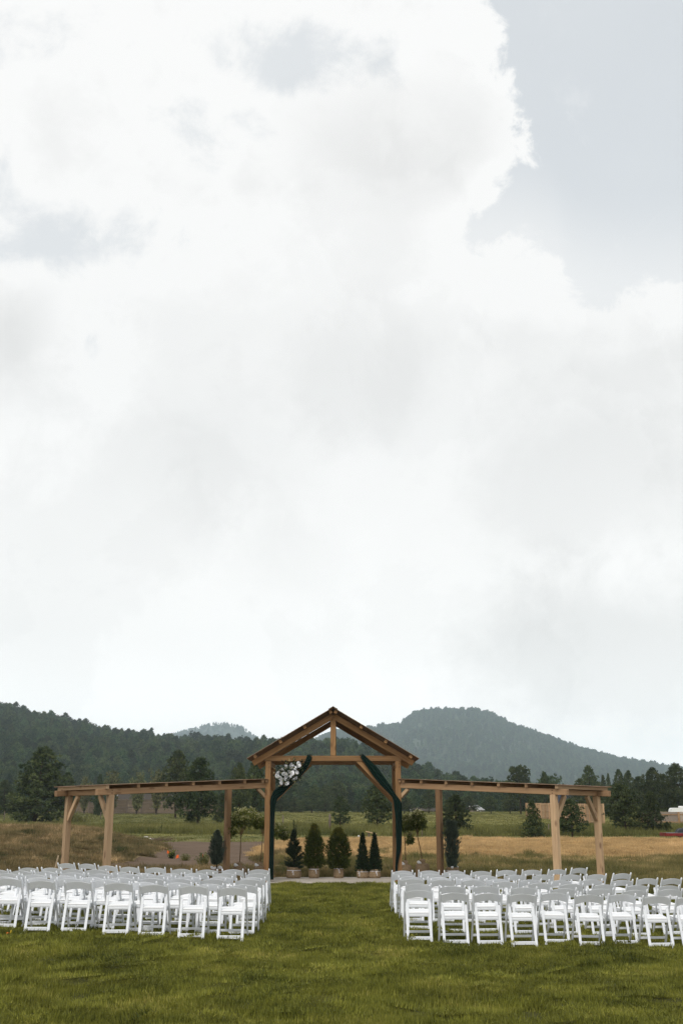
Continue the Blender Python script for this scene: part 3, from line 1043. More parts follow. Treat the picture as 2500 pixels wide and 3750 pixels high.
def scatter(name, pts, rot, scl, idx, protos, label, cat):
    coll = bpy.data.collections.new(name + '_patches')
    for i, me in enumerate(protos):
        coll.objects.link(bpy.data.objects.new('%s_patch_%02d' % (name, i), me))
    me = bpy.data.meshes.new(name)
    n = len(pts)
    me.vertices.add(n)
    me.vertices.foreach_set('co', np.asarray(pts, np.float32).ravel())
    a = me.attributes.new('rot', 'FLOAT_VECTOR', 'POINT'); a.data.foreach_set('vector', np.asarray(rot, np.float32).ravel())
    a = me.attributes.new('scl', 'FLOAT_VECTOR', 'POINT'); a.data.foreach_set('vector', np.asarray(scl, np.float32).ravel())
    a = me.attributes.new('idx', 'INT', 'POINT'); a.data.foreach_set('value', np.asarray(idx, np.int32))
    o = bpy.data.objects.new(name, me)
    link(o)
    md = o.modifiers.new('scatter', 'NODES')
    md.node_group = gn_tree(coll)
    kind(o, 'stuff')
    o['label'] = label
    o['category'] = cat
    return o


def blade_patch(name, seed, n, size, h0, h1, w, lean, mat, per=45, tvar=.14):
    rng = np.random.default_rng(seed)
    p = np.stack([rng.uniform(-size / 2, size / 2, n), rng.uniform(-size / 2, size / 2, n), np.zeros(n)], -1)
    # tufted: blades gathered into clumps, some tall and pale, some short and dark, gaps between
    nc = max(6, n // per)
    cc = np.stack([rng.uniform(-size / 2, size / 2, nc), rng.uniform(-size / 2, size / 2, nc), np.zeros(nc)], -1)
    ci = rng.integers(0, nc, n)
    sp = size / math.sqrt(nc) * .42
    q = cc[ci] + rng.normal(0, sp, (n, 3)) * np.array([1, 1, 0])
    loose = rng.uniform(0, 1, n) < .30
    p = np.where(loose[:, None], p, q)
    clump_t = rng.uniform(.0, 1.0, nc)
    clump_h = rng.uniform(.55, 1.5, nc)
    az = rng.uniform(0, 2 * np.pi, n)
    ln = np.abs(rng.normal(0, lean, n))
    h = rng.uniform(h0, h1, n) * clump_h[ci]
    d = np.stack([np.cos(az) * np.sin(ln), np.sin(az) * np.sin(ln), np.cos(ln)], -1)
    az2 = az + rng.uniform(.6, 2.5, n)
    s = np.stack([np.cos(az2), np.sin(az2), np.zeros(n)], -1) * (w * rng.uniform(.7, 1.3, n))[:, None] / 2
    base = p - np.array([0, 0, .012])
    tip = p + d * h[:, None]
    tint = np.clip(clump_t[ci] + rng.normal(0, tvar, n), 0, 1)
    V = np.stack([base - s, base + s, tip], 1).reshape(-1, 3)
    return tri_mesh(name, V, np.repeat(tint, 3), M[mat])


def scatter_ground(name, rng, pts, nproto, protos, label, cat, s0=.8, s1=1.2, tilt=0.05):
    n = len(pts)
    z = ground_z(pts[:, 0], pts[:, 1])
    P = np.stack([pts[:, 0], pts[:, 1], z], -1)
    rot = np.stack([rng.normal(0, tilt, n), rng.normal(0, tilt, n), rng.uniform(0, 6.28, n)], -1)
    s = rng.uniform(s0, s1, n)
    scl = np.stack([rng.uniform(.9, 1.1, n), rng.uniform(.9, 1.1, n), s], -1)
    return scatter(name, P, rot, scl, rng.integers(0, nproto, n), protos, label, cat)


def jitter_grid(rng, x0, x1, y0, y1, st):
    xs = np.arange(x0, x1, st); ys = np.arange(y0, y1, st)
    X, Y = np.meshgrid(xs, ys)
    P = np.stack([X.ravel(), Y.ravel()], -1)
    return P + rng.uniform(-.5, .5, P.shape) * st


def build_grass():
    rng = np.random.default_rng(99)
    # short lawn
    P = jitter_grid(rng, -17, 17, 7.5, 32, .32)
    nz = fbm(P[:, 0] * .7, P[:, 1] * .7, 31, 3)
    edge = 29.2 + 2.0 * np.exp(-((P[:, 0] + .2) / 2.9) ** 6) + nz * 1.0 - 2.2 * sstep(5, 9, np.abs(P[:, 0]))
    pad = (np.abs(P[:, 0] + .22) < 2.62) & (P[:, 1] > 30.98)
    vis = np.abs(P[:, 0]) < .36 * P[:, 1] + 2.2
    K = P[(P[:, 1] < edge + .1) & vis & ~pad]
    near = K[K[:, 1] < 15.5]; far = K[K[:, 1] >= 15.5]
    pn = [blade_patch('lawn_near', 100 + i, 1150, .66, .020, .046, .0105, .75, 'lawn_blade', 26, .27) for i in range(8)]
    pf = [blade_patch('lawn_far', 200 + i, 760, .66, .020, .046, .0135, .75, 'lawn_blade', 26, .27) for i in range(6)]
    scatter_ground('lawn_grass', rng, near, 8, pn, 'short olive lawn grass nearest the camera', 'grass', .6, 1.5, .10)
    scatter_ground('lawn_grass', rng, far, 6, pf, 'short olive lawn grass round the chairs and up the aisle', 'grass', .6, 1.45, .10)
    # dry sod on the banks
    P = jitter_grid(rng, -22, 24, 25, 57, .33)
    nz = fbm(P[:, 0] * .7, P[:, 1] * .7, 31, 3)
    edge = 29.2 + 2.0 * np.exp(-((P[:, 0] + .2) / 2.9) ** 6) + nz * 1.0 - 2.2 * sstep(5, 9, np.abs(P[:, 0]))
    bf = berm_f(P[:, 0], P[:, 1]); mf = mound_f(P[:, 0], P[:, 1])
    pad = (np.abs(P[:, 0] + .22) < 2.7) & (P[:, 1] > 30.9) & (P[:, 1] < 34.0)
    vis = np.abs(P[:, 0]) < .36 * P[:, 1] + 2
    dirt = (P[:, 1] > 37.5 + nz * 4) & (bf + nz * .12 < .12) & (mf + nz * .1 < .18) & (P[:, 0] < 0) & (P[:, 0] > -13)
    ok = (P[:, 1] > edge - .2) & vis & ~pad & ~dirt & (rng.uniform(0, 1, len(P)) < .93)
    straw = (P[:, 1] + nz * 7 > 41.5) & (mf > .12)
    left = (P[:, 0] < -2.2)
    pd = [blade_patch('dry', 300 + i, 420, .62, .05, .15, .015, .65, 'dry_blade') for i in range(6)]
    pm = [blade_patch('mixed', 320 + i, 420, .62, .05, .14, .015, .65, 'mixed_blade') for i in range(6)]
    ps = [blade_patch('straw', 330 + i, 420, .62, .04, .10, .015, .75, 'straw_blade') for i in range(5)]
    scatter_ground('dry_grass', rng, P[ok & left & ~straw], 6, pd, 'dry tan and green grass on the left bank', 'grass', .6, 1.5, .1)
    scatter_ground('cut_grass', rng, P[ok & ~left & ~straw], 6, pm, 'patchy green and tan grass on the slope behind the gate and right wing', 'grass', .6, 1.5, .1)
    scatter_ground('straw_grass', rng, P[ok & straw], 5, ps, 'straw coloured stubble along the top of the right slope', 'grass', .6, 1.4, .1)
    # long grass in the ditch
    P = jitter_grid(rng, -42, 44, 68, 104, .62)
    nz = fbm(P[:, 0] * .12, P[:, 1] * .12, 71, 3)
    left = P[:, 0] < 0
    y0 = np.where(left, 72, 68) + nz * 9
    y1 = np.where(left, 94, 86) + nz * 16
    vis = np.abs(P[:, 0]) < .36 * P[:, 1] + 3
    ok = (P[:, 1] > y0) & (P[:, 1] < y1) & vis
    pt = [blade_patch('tall', 400 + i, 130, 1.0, .16, .46, .03, .35, 'tall_blade', 14) for i in range(8)]
    scatter_ground('tall_grass', rng, P[ok], 8, pt, 'strip of long green and tan grass across the meadow', 'grass', .45, 1.15, .08)
    # thinner tufts further out over the meadow and on the mown verge
    P = jitter_grid(rng, -85, 90, 58, 240, 1.5)
    vis = np.abs(P[:, 0]) < .36 * P[:, 1] + 3
    d = np.where(P[:, 1] < 72, .8, .75)
    K = P[vis & (rng.uniform(0, 1, len(P)) < d)]
    pt = [blade_patch('sward', 430 + i, 110, 1.7, .03, .12, .05, .7, 'tall_blade', 14) for i in range(6)]
    scatter_ground('meadow_grass', rng, K, 6, pt, 'grass of the open meadow beyond the ditch', 'grass', .5, 1.1, .08)


build_grass()


# ------------------------------------------------------------------ woods on the hills
def forest_protos(mat):
    out = []
    for i, kd in enumerate(('round', 'round', 'dense', 'flat', 'pale', 'round')):
        c, t = pine_parts(kd, 600 + i, T=420, n=5, tsize=.075, mat=mat, ball=.085)
        bm = bpy.data.meshes.new('far_pine')
        v = np.zeros(len(c.vertices) * 3, np.float32); c.vertices.foreach_get('co', v)
        out.append(c)
        bpy.data.meshes.remove(t)
        bpy.data.meshes.remove(bm)
    return out


def build_forests():
    rng = np.random.default_rng(5)
    protos = forest_protos('pine_far')
    # (hill index, spacing in px of azimuth.., per-row sampling)
    specs = [(0, 7500, 10.5, 'pine_forest', 'dense pine wood covering the left hillside down to the meadow'),
             (1, 14000, 14.0, 'pine_forest', 'blue hazed pine wood covering the flat topped hill'),
             (2, 4500, 12.0, 'pine_forest', 'pale hazed wood on the distant knoll')]
    for hi, n, th, nm, lab in specs:
        V, dy = HILLS[hi]
        nr, nq, _ = V.shape
        # area weighted samples over front faces (plus the first rows behind the ridge)
        u = rng.uniform(0, dy + .6, n * 3); q = rng.uniform(0, nq - 1.001, n * 3)
        i = np.floor(u).astype(int); j = np.floor(q).astype(int)
        fu = (u - i)[:, None]; fq = (q - j)[:, None]
        P = (V[i, j] * (1 - fu) + V[i + 1, j] * fu) * (1 - fq) + (V[i, j + 1] * (1 - fu) + V[i + 1, j + 1] * fu) * fq
        depth = P[:, 1]
        # thin near the front so density per ground area is even
        wgt = (depth / depth.max()) ** 1.0
        wgt *= np.clip(.75 + 1.6 * fbm(P[:, 0] / 60, P[:, 1] / 60, 77 + hi, 3), .15, 1)
        inview = (P[:, 0] > -.40 * P[:, 1]) & (P[:, 0] < .40 * P[:, 1])
        keep = (rng.uniform(0, 1, len(P)) < wgt) & inview
        P = P[keep][:n]
        if hi == 0:                                  # the wood's near edge along the meadow
            m_ = 420
            ye = rng.uniform(252, 330, m_); qe = rng.uniform(-.40, .42, m_)
            E = np.stack([qe * ye, ye, ground_z(qe * ye, ye)], -1)
            P = np.concatenate([E, P])
        k = len(P)
        hh = th * np.clip(rng.normal(.88, .19, k), .45, 1.4) * (.56 + .44 * sstep(250, 620, P[:, 1]))
        ww = hh * rng.uniform(.62, 1.0, k)
        P[:, 2] -= .3
        rot = np.stack([rng.normal(0, .03, k), rng.normal(0, .03, k), rng.uniform(0, 6.28, k)], -1)
        scatter(nm, P, rot, np.stack([ww, ww, hh], -1), rng.integers(0, len(protos), k), protos, lab, 'forest')


build_forests()

# ------------------------------------------------------------------ timber gate with two angled wings
PAV = thing('timber_pavilion', 'timber pavilion with a gabled centre and two low roofed wings behind the chairs', 'pavilion', (-0.237, 31.5, 0.03))
XL, XR, YF, YR_ = -2.074, 1.598, 31.5, 33.62
ZB = 3.274                                    # underside of the cross beams
PT = .156                                     # post thickness
PADZ = .035
XM = (XL + XR) / 2


def post(x, y, z0, z1, mat, rz=0.0, s=PT):
    m = Matrix.Translation((x, y, (z0 + z1) / 2)) @ Matrix.Rotation(rz, 4, 'Z') @ Matrix.Rotation(R(-90), 4, 'Y')
    b = MB()
    b.box((0, 0, 0), (z1 - z0, s, s), ch=.009)
    return obj('post', b.mesh('post', M[mat]), PAV, m)


def peg(x, y, z, nx, ny):
    b = MB()
    n = Vector((nx, ny, 0)).normalized()
    p = Vector((x, y, z))
    b.tube([p - n * .004, p + n * .006], .012, 8)
    return obj('peg', b.mesh('peg', M['peg']), PAV, Matrix.Identity(4))


for y in (YF, YR_):
    for x in (XL, XR):
        post(x, y, PADZ, ZB, 'cedar' if y == YF else 'cedar')
        b = MB()
        b.box((x, y, PADZ + .022), (.24, .23, .044), ch=.006)
        obj('post_base', b.mesh('post_base', M['cedar']), PAV, Matrix.Identity(4))
    beam('beam', (XL - PT / 2 - .02, y, ZB + .076), (XR + PT / 2 + .02, y, ZB + .076), .15, .15, 'cedar', PAV)
for x in (XL, XR):
    for dz in (.07, .16):
        peg(x + .03, YF - PT / 2, ZB - dz, 0, -1)
    # plates tying front to back, with their little struts
    beam('side_beam', (x, YF + PT / 2 + .002, ZB - .074), (x, YR_ - PT / 2 - .002, ZB - .074), .14, .148, 'cedar', PAV)
    beam('brace', (x, YF + PT / 2 - .03, ZB - .72), (x, YF + .62, ZB - .16), .09, .11, 'cedar', PAV)
    beam('brace', (x, YR_ - PT / 2 + .03, ZB - .72), (x, YR_ - .62, ZB - .16), .09, .11, 'cedar', PAV)
for y in (YF, YR_):
    for s, x in ((1, XL), (-1, XR)):
        # long knee braces under the cross beam
        beam('brace', (x + s * .02, y, ZB - 1.09), (x + s * 1.14, y, ZB + .035), .10, .13, 'cedar', PAV)

# gable
RIDGE_Z, SLOPE = 4.759, R(30.4)
tS, cS, sS = math.tan(SLOPE), math.cos(SLOPE), math.sin(SLOPE)
EAVE = 2.41


def roof_line(s, d, dz):
    """point at run d from the ridge on side s, dz below the sheet"""
    return (XM + s * d, RIDGE_Z - d * tS - dz)


for y in (YF, YR_):
    for s in (-1, 1):
        th = .150
        dz = (.028 + .098 + th / 2 / cS * 1.0)
        a = roof_line(s, .002, dz); c = roof_line(s, 2.27, dz)
        beam('rafter', (a[0], y - .005, a[1]), (c[0], y - .005, c[1]), .145, th, 'cedar', PAV)
    zk = roof_line(1, 0, .028 + .098 + .150 / cS)[1]
    m = Matrix.Translation((XM, y - .002, (ZB + .151 + zk) / 2)) @ Matrix.Rotation(R(-90), 4, 'Y')
    b = MB(); b.box((0, 0, 0), (zk - ZB - .151 - .002, .15, .15), ch=.008)
    obj('king_post', b.mesh('king_post', M['cedar']), PAV, m)
for s in (-1, 1):
    for d in (.075, .80, 1.49, 2.19):
        p = roof_line(s, d, .028 + .047 / cS)
        up = Vector((s * sS, 0, cS))
        beam('purlin', (p[0], 31.16, p[1]), (p[0], 34.05, p[1]), .088, .092, 'cedar', PAV, up=up, ch=.004)


def corrugated(name, o, ex, ey, nrm, L, W, nlen, amp=.008, pitch=.075, th=.003, ridges_along='x'):
    """sheet L along ex, W along ey; ridges run along ex"""
    k = max(4, int(W / pitch * 4))
    vs = []; fs = []
    for side in (0, 1):
        for i in range(nlen + 1):
            for j in range(k + 1):
                h = amp * math.sin(2 * math.pi * (W * j / k) / pitch) - side * th
                p = Vector(o) + Vector(ex) * (L * i / nlen) + Vector(ey) * (W * j / k) + Vector(nrm) * h
                vs.append(p)
    n1 = (nlen + 1) * (k + 1)
    for side in (0, 1):
        for i in range(nlen):
            for j in range(k):
                q = [side * n1 + i * (k + 1) + j, side * n1 + (i + 1) * (k + 1) + j, side * n1 + (i + 1) * (k + 1) + j + 1, side * n1 + i * (k + 1) + j + 1]
                fs.append(tuple(q if side == 0 else q[::-1]))
    for i in range(nlen):
        for j in (0, k):
            a = i * (k + 1) + j; c = (i + 1) * (k + 1) + j
            fs.append((a, c, c + n1, a + n1))
    for j in range(k):
        for i in (0, nlen):
            a = i * (k + 1) + j; c = a + 1
            fs.append((a, c, c + n1, a + n1))
    b = MB(); b.add(vs, fs)
    return obj(name, b.mesh(name, M['rust_roof']), PAV, Matrix.Identity(4))


for s in (-1, 1):
    for (y0, y1, lift) in ((31.09, 31.90, 0), (31.86, 32.68, .004), (32.64, 33.44, 0), (33.40, 34.12, .004)):
        corrugated('roof_sheet', (XM + s * .012, y0, RIDGE_Z - .012 + lift), (s * cS, 0, -sS), (0, 1, 0), (s * sS, 0, cS), EAVE / cS, y1 - y0, 1)
b = MB()
for s in (-1, 1):
    c0 = Vector((XM, 0, RIDGE_Z + .022)); c1 = Vector((XM + s * .13, 0, RIDGE_Z + .022 - .13 * tS))
    n = Vector((s * sS, 0, cS)) * .004
    vs = [Vector((c.x, y, c.z)) + k for y in (31.075, 34.13) for c in (c0, c1) for k in (Vector((0, 0, 0)), n)]
    b.add(vs, [(0, 1, 3, 2), (4, 6, 7, 5), (0, 4, 5, 1), (2, 3, 7, 6), (0, 2, 6, 4), (1, 5, 7, 3)])
obj('ridge_cap', b.mesh('ridge_cap', M['rust_roof']), PAV, Matrix.Identity(4))

# wings: local frame s outward along the wing, b back
WA = R(40)
WING_S = [.05, .17, .79, 1.62, 2.46, 3.29, 4.12, 5.0]
W_BACK = 2.30


def build_wing(sg):
    x0 = (XL - PT / 2) if sg < 0 else (XR + PT / 2)
    d = Vector((sg * math.cos(WA), -math.sin(WA), 0))
    bk = Vector((sg * math.sin(WA), math.cos(WA), 0))
    o = Vector((x0, YF, 0))
    rz = math.atan2(d.y, d.x)

    def P(s, b_, z):
        return o + d * s + bk * b_ + Vector((0, 0, z))

    def zb(s):                                   # underside of the wing beams, falling outward
        return 2.537 - .050 * s
    # beams
    beam('beam', P(.002, 0, zb(0) + .075), P(5.24, 0, zb(5.24) + .075), .145, .15, 'fir_dark', PAV)
    beam('beam', P(-1.25, W_BACK, zb(-1.25) + .075), P(5.24, W_BACK, zb(5.24) + .075), .145, .15, 'fir_dark', PAV)
    # posts
    for (s, b_, mat) in ((4.84, 0, 'fir'), (4.84, W_BACK, 'fir'), (-.32, W_BACK, 'fir_dark')):  # inner post darker: shade under the wing roof put into its timber colour
        p = P(s, b_, 0)
        post(p.x, p.y, gz(p.x, p.y) - .05, zb(s) + .001, mat, rz)
    for dz in (.04, .11):
        p = P(4.84, -.0725, zb(4.84) + dz)
        peg(p.x, p.y, p.z, -bk.x, -bk.y)
    # tie beam across the outer end and its two braces
    ze = zb(4.84)
    beam('tie_beam', P(4.84, .0745, ze + .070), P(4.84, W_BACK - .0745, ze + .070), .13, .138, 'fir_dark', PAV)
    beam('brace', P(4.84, .05, ze - .62), P(4.84, .55, ze - .01), .095, .12, 'fir', PAV)
    beam('brace', P(4.84, W_BACK - .05, ze - .62), P(4.84, W_BACK - .55, ze - .01), .095, .12, 'fir', PAV)
    # small strut under the beam beside the gate post
    beam('brace', P(.0, 0, zb(0) - .24), P(.26, 0, zb(.26) - .01), .09, .10, 'fir', PAV)
    # purlins and sheets
    for s in WING_S:
        zz = zb(s) + .15
        wid = .086
        beam('purlin', P(s, -.13, zz + .045), P(s, W_BACK + .30, zz + .045), wid, .088, 'fir' if s > 4.9 else 'fir_dark', PAV, up=(d * .05 + Vector((0, 0, 1))), ch=.004)  # end purlin paler: its lit look is put into the timber colour
    nrm = (Vector((0, 0, 1)) + d * .05).normalized()
    ex = (d + Vector((0, 0, -.05))).normalized()
    for (b0, b1, lift) in ((-.165, .62, 0), (.58, 1.37, .004), (1.33, 2.10, 0), (2.06, 2.70, .004)):
        p = P(.0, b0, zb(0) + .15 + .088 + .012 + lift)
        corrugated('roof_sheet', p, ex, bk, nrm, 5.12, b1 - b0, 6)


build_wing(-1)
build_wing(1)

# ------------------------------------------------------------------ folding chairs
def sweep_rect(b, pts, w, d, side, ch=.25, taper=None):
    """rounded bar through pts; w along `side`, d across"""
    side = Vector(side)
    n = len(pts)
    rings = []
    for i, p in enumerate(pts):
        p = Vector(p)
        t = (Vector(pts[min(i + 1, n - 1)]) - Vector(pts[max(i - 1, 0)])).normalized()
        f = t.cross(side).normalized()
        k = taper[i] if taper else 1.0
        a, c = w / 2 * k, d / 2 * k
        q = ch
        sec = [(-a, -c * (1 - q)), (-a * (1 - q), -c), (a * (1 - q), -c), (a, -c * (1 - q)), (a, c * (1 - q)), (a * (1 - q), c), (-a * (1 - q), c), (-a, c * (1 - q))]
        rings.append([p + side * u + f * v for (u, v) in sec])
    vs = [q for r in rings for q in r]
    fs = [tuple(range(7, -1, -1)), tuple((n - 1) * 8 + k for k in range(8))]
    for i in range(n - 1):
        for k in range(8):
            k2 = (k + 1) % 8
            fs.append((i * 8 + k, i * 8 + k2, (i + 1) * 8 + k2, (i + 1) * 8 + k))
    b.add(vs, fs)


def make_chair(label, M4):
    t = bpy.data.objects.new('folding_chair', None)
    t.empty_display_size = .2
    link(t, None, M4)
    tag(t, label, 'chair', 'white folding chairs')
    I = M4

    def upy(z):
        return -.20 + .40 * (.745 - z) / .745
    rm, vm = M['white_resin'], M['white_vinyl']
    for s in (-1, 1):
        b = MB()
        zs = [0, .015, .25, .5, .66, .722, .738, .745]
        sweep_rect(b, [(s * .2075, upy(z), z) for z in zs], .026, .034, (1, 0, 0), .35, [.9, 1, 1, 1, 1, 1, .75, .4])
        obj('front_leg', b.mesh('front_leg', rm, False), t, I)
        b = MB()

        def ry(z):
            return -.088 - .165 * (.56 - z) / .56
        zs = [0, .01, .2, .43, .535, .553, .56]
        sweep_rect(b, [(s * .1745, ry(z), z) for z in zs], .040, .020, (1, 0, 0), .3, [.95, 1, 1, 1, 1, .75, .35])
        obj('rear_leg', b.mesh('rear_leg', rm), t, I)
    # curved slat of the back, arched above and below
    b = MB()
    n = 12
    rows = []
    for i in range(n + 1):
        u = -1 + 2 * i / n
        x = u * .1965
        zt = .735 - .034 * u * u
        zb_ = .628 - .036 * u * u
        yc = -.030 * (1 - u * u)
        for (z, k) in ((zb_, -1), (zb_ + .006, -1.25), (zt - .006, -1.25), (zt, -1), (zt, 1), (zt - .006, 1.25), (zb_ + .006, 1.25), (zb_, 1)):
            rows.append(Vector((x, upy(z) + yc * .6 + k * .0065, z)))
    fs = [tuple(range(7, -1, -1)), tuple(n * 8 + k for k in range(8))]
    for i in range(n):
        for k in range(8):
            k2 = (k + 1) % 8
            fs.append((i * 8 + k, i * 8 + k2, (i + 1) * 8 + k2, (i + 1) * 8 + k))
    b.add(rows, fs)
    obj('backrest', b.mesh('backrest', rm), t, I)
    # rails
    b = MB()
    b.box((0, -.088 - .165 * (.56 - .055) / .56, .055), (.310, .018, .05), ch=.005)
    obj('rear_rail', b.mesh('rear_rail', rm), t, I)
    b = MB()
    b.box((0, upy(.115), .115), (.388, .018, .036), ch=.004)
    obj('stretcher', b.mesh('stretcher', rm), t, I)
    # seat pan and pad: narrower between the rear legs
    out = [(-.152, -.14), (.152, -.14), (.152, -.075), (.186, -.045), (.190, .20), (.175, .232), (-.175, .232), (-.190, .20), (-.186, -.045), (-.152, -.075)]

    def slab(z0, z1, inset, crown):
        vs = []
        lay = [(z0, inset), (z0 + .25 * (z1 - z0), 0), (z0 + .75 * (z1 - z0), 0), (z1, inset), (z1 + crown, .05)]
        for (z, ins) in lay:
            for (x, y) in out:
                k = 1 - ins / .19
                vs.append((x * k, .045 + (y - .045) * k, z + .012 * (y - .045) / .19))
        m = len(out)
        fs = [tuple(range(m - 1, -1, -1)), tuple((len(lay) - 1) * m + i for i in range(m))]
        for r in range(len(lay) - 1):
            for i in range(m):
                j = (i + 1) % m
                fs.append((r * m + i, r * m + j, (r + 1) * m + j, (r + 1) * m + i))
        return vs, fs
    b = MB(); b.add(*slab(.362, .405, .004, 0))
    obj('seat_frame', b.mesh('seat_frame', rm), t, I)
    b = MB(); b.add(*slab(.4055, .428, .006, .004))
    obj('seat', b.mesh('seat', vm), t, I)
    return t


CHAIRS = {
    'LA': [(-1.608, 16.772), (-2.189, 16.871), (-2.782, 16.964), (-3.335, 17.118), (-3.997, 17.305), (-4.544, 17.287), (-5.153, 17.658)],
    'LB': [(-1.515, 17.594), (-2.022, 17.498), (-2.522, 17.590), (-3.036, 17.496), (-3.687, 17.868), (-4.279, 18.001), (-4.800, 18.069), (-5.337, 18.058)],
    'LC': [(-1.547, 19.075), (-2.131, 18.881), (-2.661, 18.801), (-3.112, 18.673), (-3.593, 18.555), (-4.055, 18.561), (-4.571, 18.738), (-5.081, 18.882), (-5.557, 18.958)],
    'LD': [(-1.541, 19.784), (-2.081, 19.641), (-2.624, 19.528), (-3.140, 19.658), (-3.685, 19.787), (-4.157, 19.624), (-4.658, 19.741), (-5.166, 19.885), (-5.704, 20.286), (-6.197, 20.531)],
    'LE': [(-1.579, 21.298), (-2.153, 20.970), (-2.669, 20.870), (-3.101, 20.629), (-3.548, 20.497), (-4.057, 20.841), (-4.670, 21.609), (-5.142, 21.708), (-5.780, 22.677), (-6.213, 22.604)],
    'LF': [(-1.651, 22.887), (-2.175, 22.814), (-2.661, 22.574), (-3.212, 22.826), (-3.808, 23.277), (-4.399, 23.561), (-4.932, 23.968), (-5.525, 24.683), (-6.009, 24.840)],
    'RA': [(1.169, 17.346), (1.686, 17.095), (2.188, 17.096), (2.674, 16.996), (3.214, 17.323), (3.708, 17.194), (4.272, 17.479), (4.739, 17.228), (5.265, 17.323)],
    'RB': [(1.270, 18.961), (1.799, 18.660), (2.382, 18.843), (2.978, 18.646), (3.612, 18.611), (4.250, 18.760), (4.807, 18.756), (5.490, 19.107)],
    'RC': [(1.268, 20.479), (1.807, 20.497), (2.361, 20.497), (2.903, 20.274), (3.489, 20.049), (4.024, 19.984), (4.618, 20.086), (5.215, 20.174), (5.785, 20.219)],
    'RD': [(1.269, 21.252), (1.813, 21.145), (2.328, 21.087), (2.883, 21.001), (3.461, 20.972), (4.007, 20.964), (4.642, 21.224), (5.223, 21.254), (5.844, 21.794), (6.337, 21.892)],
    'RE': [(1.209, 22.131), (1.744, 22.113), (2.313, 22.192), (2.776, 21.923), (3.372, 22.177), (3.966, 22.376), (4.538, 22.528), (5.081, 22.684), (5.673, 23.050)],
    'RF': [(1.234, 23.054), (1.777, 23.241), (2.299, 23.244), (2.862, 23.354), (3.420, 23.624), (4.005, 23.932), (4.622, 24.394), (5.240, 25.086)],
}
ORD = ['', 'second', 'third', 'fourth', 'fifth', 'sixth', 'seventh', 'eighth', 'ninth', 'tenth']
ROWN = {'A': 'row nearest the camera', 'B': 'second nearest row', 'C': 'third nearest row', 'D': 'fourth nearest row', 'E': 'fifth nearest row', 'F': 'row farthest from the camera'}


def build_chairs():
    rr = random.Random(3)
    proto = None
    for key, L in CHAIRS.items():
        side = 'left' if key[0] == 'L' else 'right'
        sg = 1 if key[0] == 'L' else -1
        ri = 'ABCDEF'.index(key[1])
        for i, (x, y) in enumerate(L):
            # rows bend towards the gate: the outer and farther chairs turn inward more
            far = i / max(1, len(L) - 1)
            a = sg * (1.0 + 1.5 * ri / 5 + far ** 1.5 * (4 + 17 * (ri / 5) ** 1.4)) + rr.uniform(-3.4, 3.4)
            if key[1] == 'A':
                a = sg * (1.5 + 2.5 * far) + rr.uniform(-2.2, 2.2)
            rz = -R(a)                     # + = faces right, towards the aisle from the left block
            # local back top sits .20 behind the chair origin
            ox = x + .185 * math.sin(R(a)); oy = y + .185 * math.cos(R(a))
            z = gz(ox, oy) - .004
            z = z * .5 + float(ground_z(x, y, False)) * .5 + .002
            m = Matrix.Translation((ox, oy, z)) @ Matrix.Rotation(rz, 4, 'Z') @ Matrix.Rotation(R(rr.uniform(-.7, .7)), 4, 'X') @ Matrix.Rotation(R(rr.uniform(-.7, .7)), 4, 'Y')
            if i == 0:
                lab = 'white folding chair at the aisle end of the %s, %s block' % (ROWN[key[1]], side)
            elif i == len(L) - 1:
                lab = 'white folding chair at the outer end of the %s, %s block' % (ROWN[key[1]], side)
            else:
                lab = 'white folding chair %s from the aisle in the %s, %s block' % (ORD[i], ROWN[key[1]], side)
            if proto is None:
                proto = make_chair(lab, m)
            else:
                copy_tree(proto, m, lab)


build_chairs()


# ------------------------------------------------------------------ wrapped shrubs and little trees
def burlap_wrap(t, r, h, tie, seed, neck=0.85, flare=.95):
    rg = random.Random(seed)
    ph = [rg.uniform(0, 6.28) for _ in range(4)]

    def wob(a, z):
        k = min(1, z / h)
        return 1 + .035 * math.sin(3 * a + ph[0]) + .03 * math.sin(11 * a + ph[1]) * (.3 + k) + .02 * math.sin(17 * a + ph[2]) * k
    prof = [(r * .86, 0.0), (r * .97, .02), (r * 1.03, h * .25), (r * 1.02, h * .5), (r * .96, h * tie * .92), (r * neck, h * tie), (r * (neck + .03), h * (tie + .06)), (r * flare, h * .97), (r * flare * .93, h), (r * .6, h * .93)]
    b = MB(); b.lathe(prof, 40, wob=wob)
    obj('burlap_wrap', b.mesh('burlap_wrap', M['burlap'], True), t)
    b = MB()
    prof = [(r * neck * 1.03, h * tie - .012), (r * neck * 1.09, h * tie), (r * neck * 1.03, h * tie + .012)]
    b.lathe(prof, 40, wob=wob)
    # loose ends of the ribbon
    a = -1.6 + rg.uniform(-.6, .6)
    p = Vector((math.cos(a) * r * neck * 1.1, math.sin(a) * r * neck * 1.1, h * tie))
    n = Vector((math.cos(a), math.sin(a), 0)); s = Vector((-math.sin(a), math.cos(a), 0))
    for k, ln in ((-.25, .45), (.12, 1.0)):
        q = [p, p + n * .03 + s * k * .06 - Vector((0, 0, .045 * ln)), p + n * .04 + s * k * .09 - Vector((0, 0, .12 * ln))]
        vs = []
        for pp in q:
            vs += [pp - s * .008, pp + s * .008]
        b.add(vs, [(0, 1, 3, 2), (2, 3, 5, 4)])
    obj('ribbon', b.mesh('ribbon', M['twine']), t)


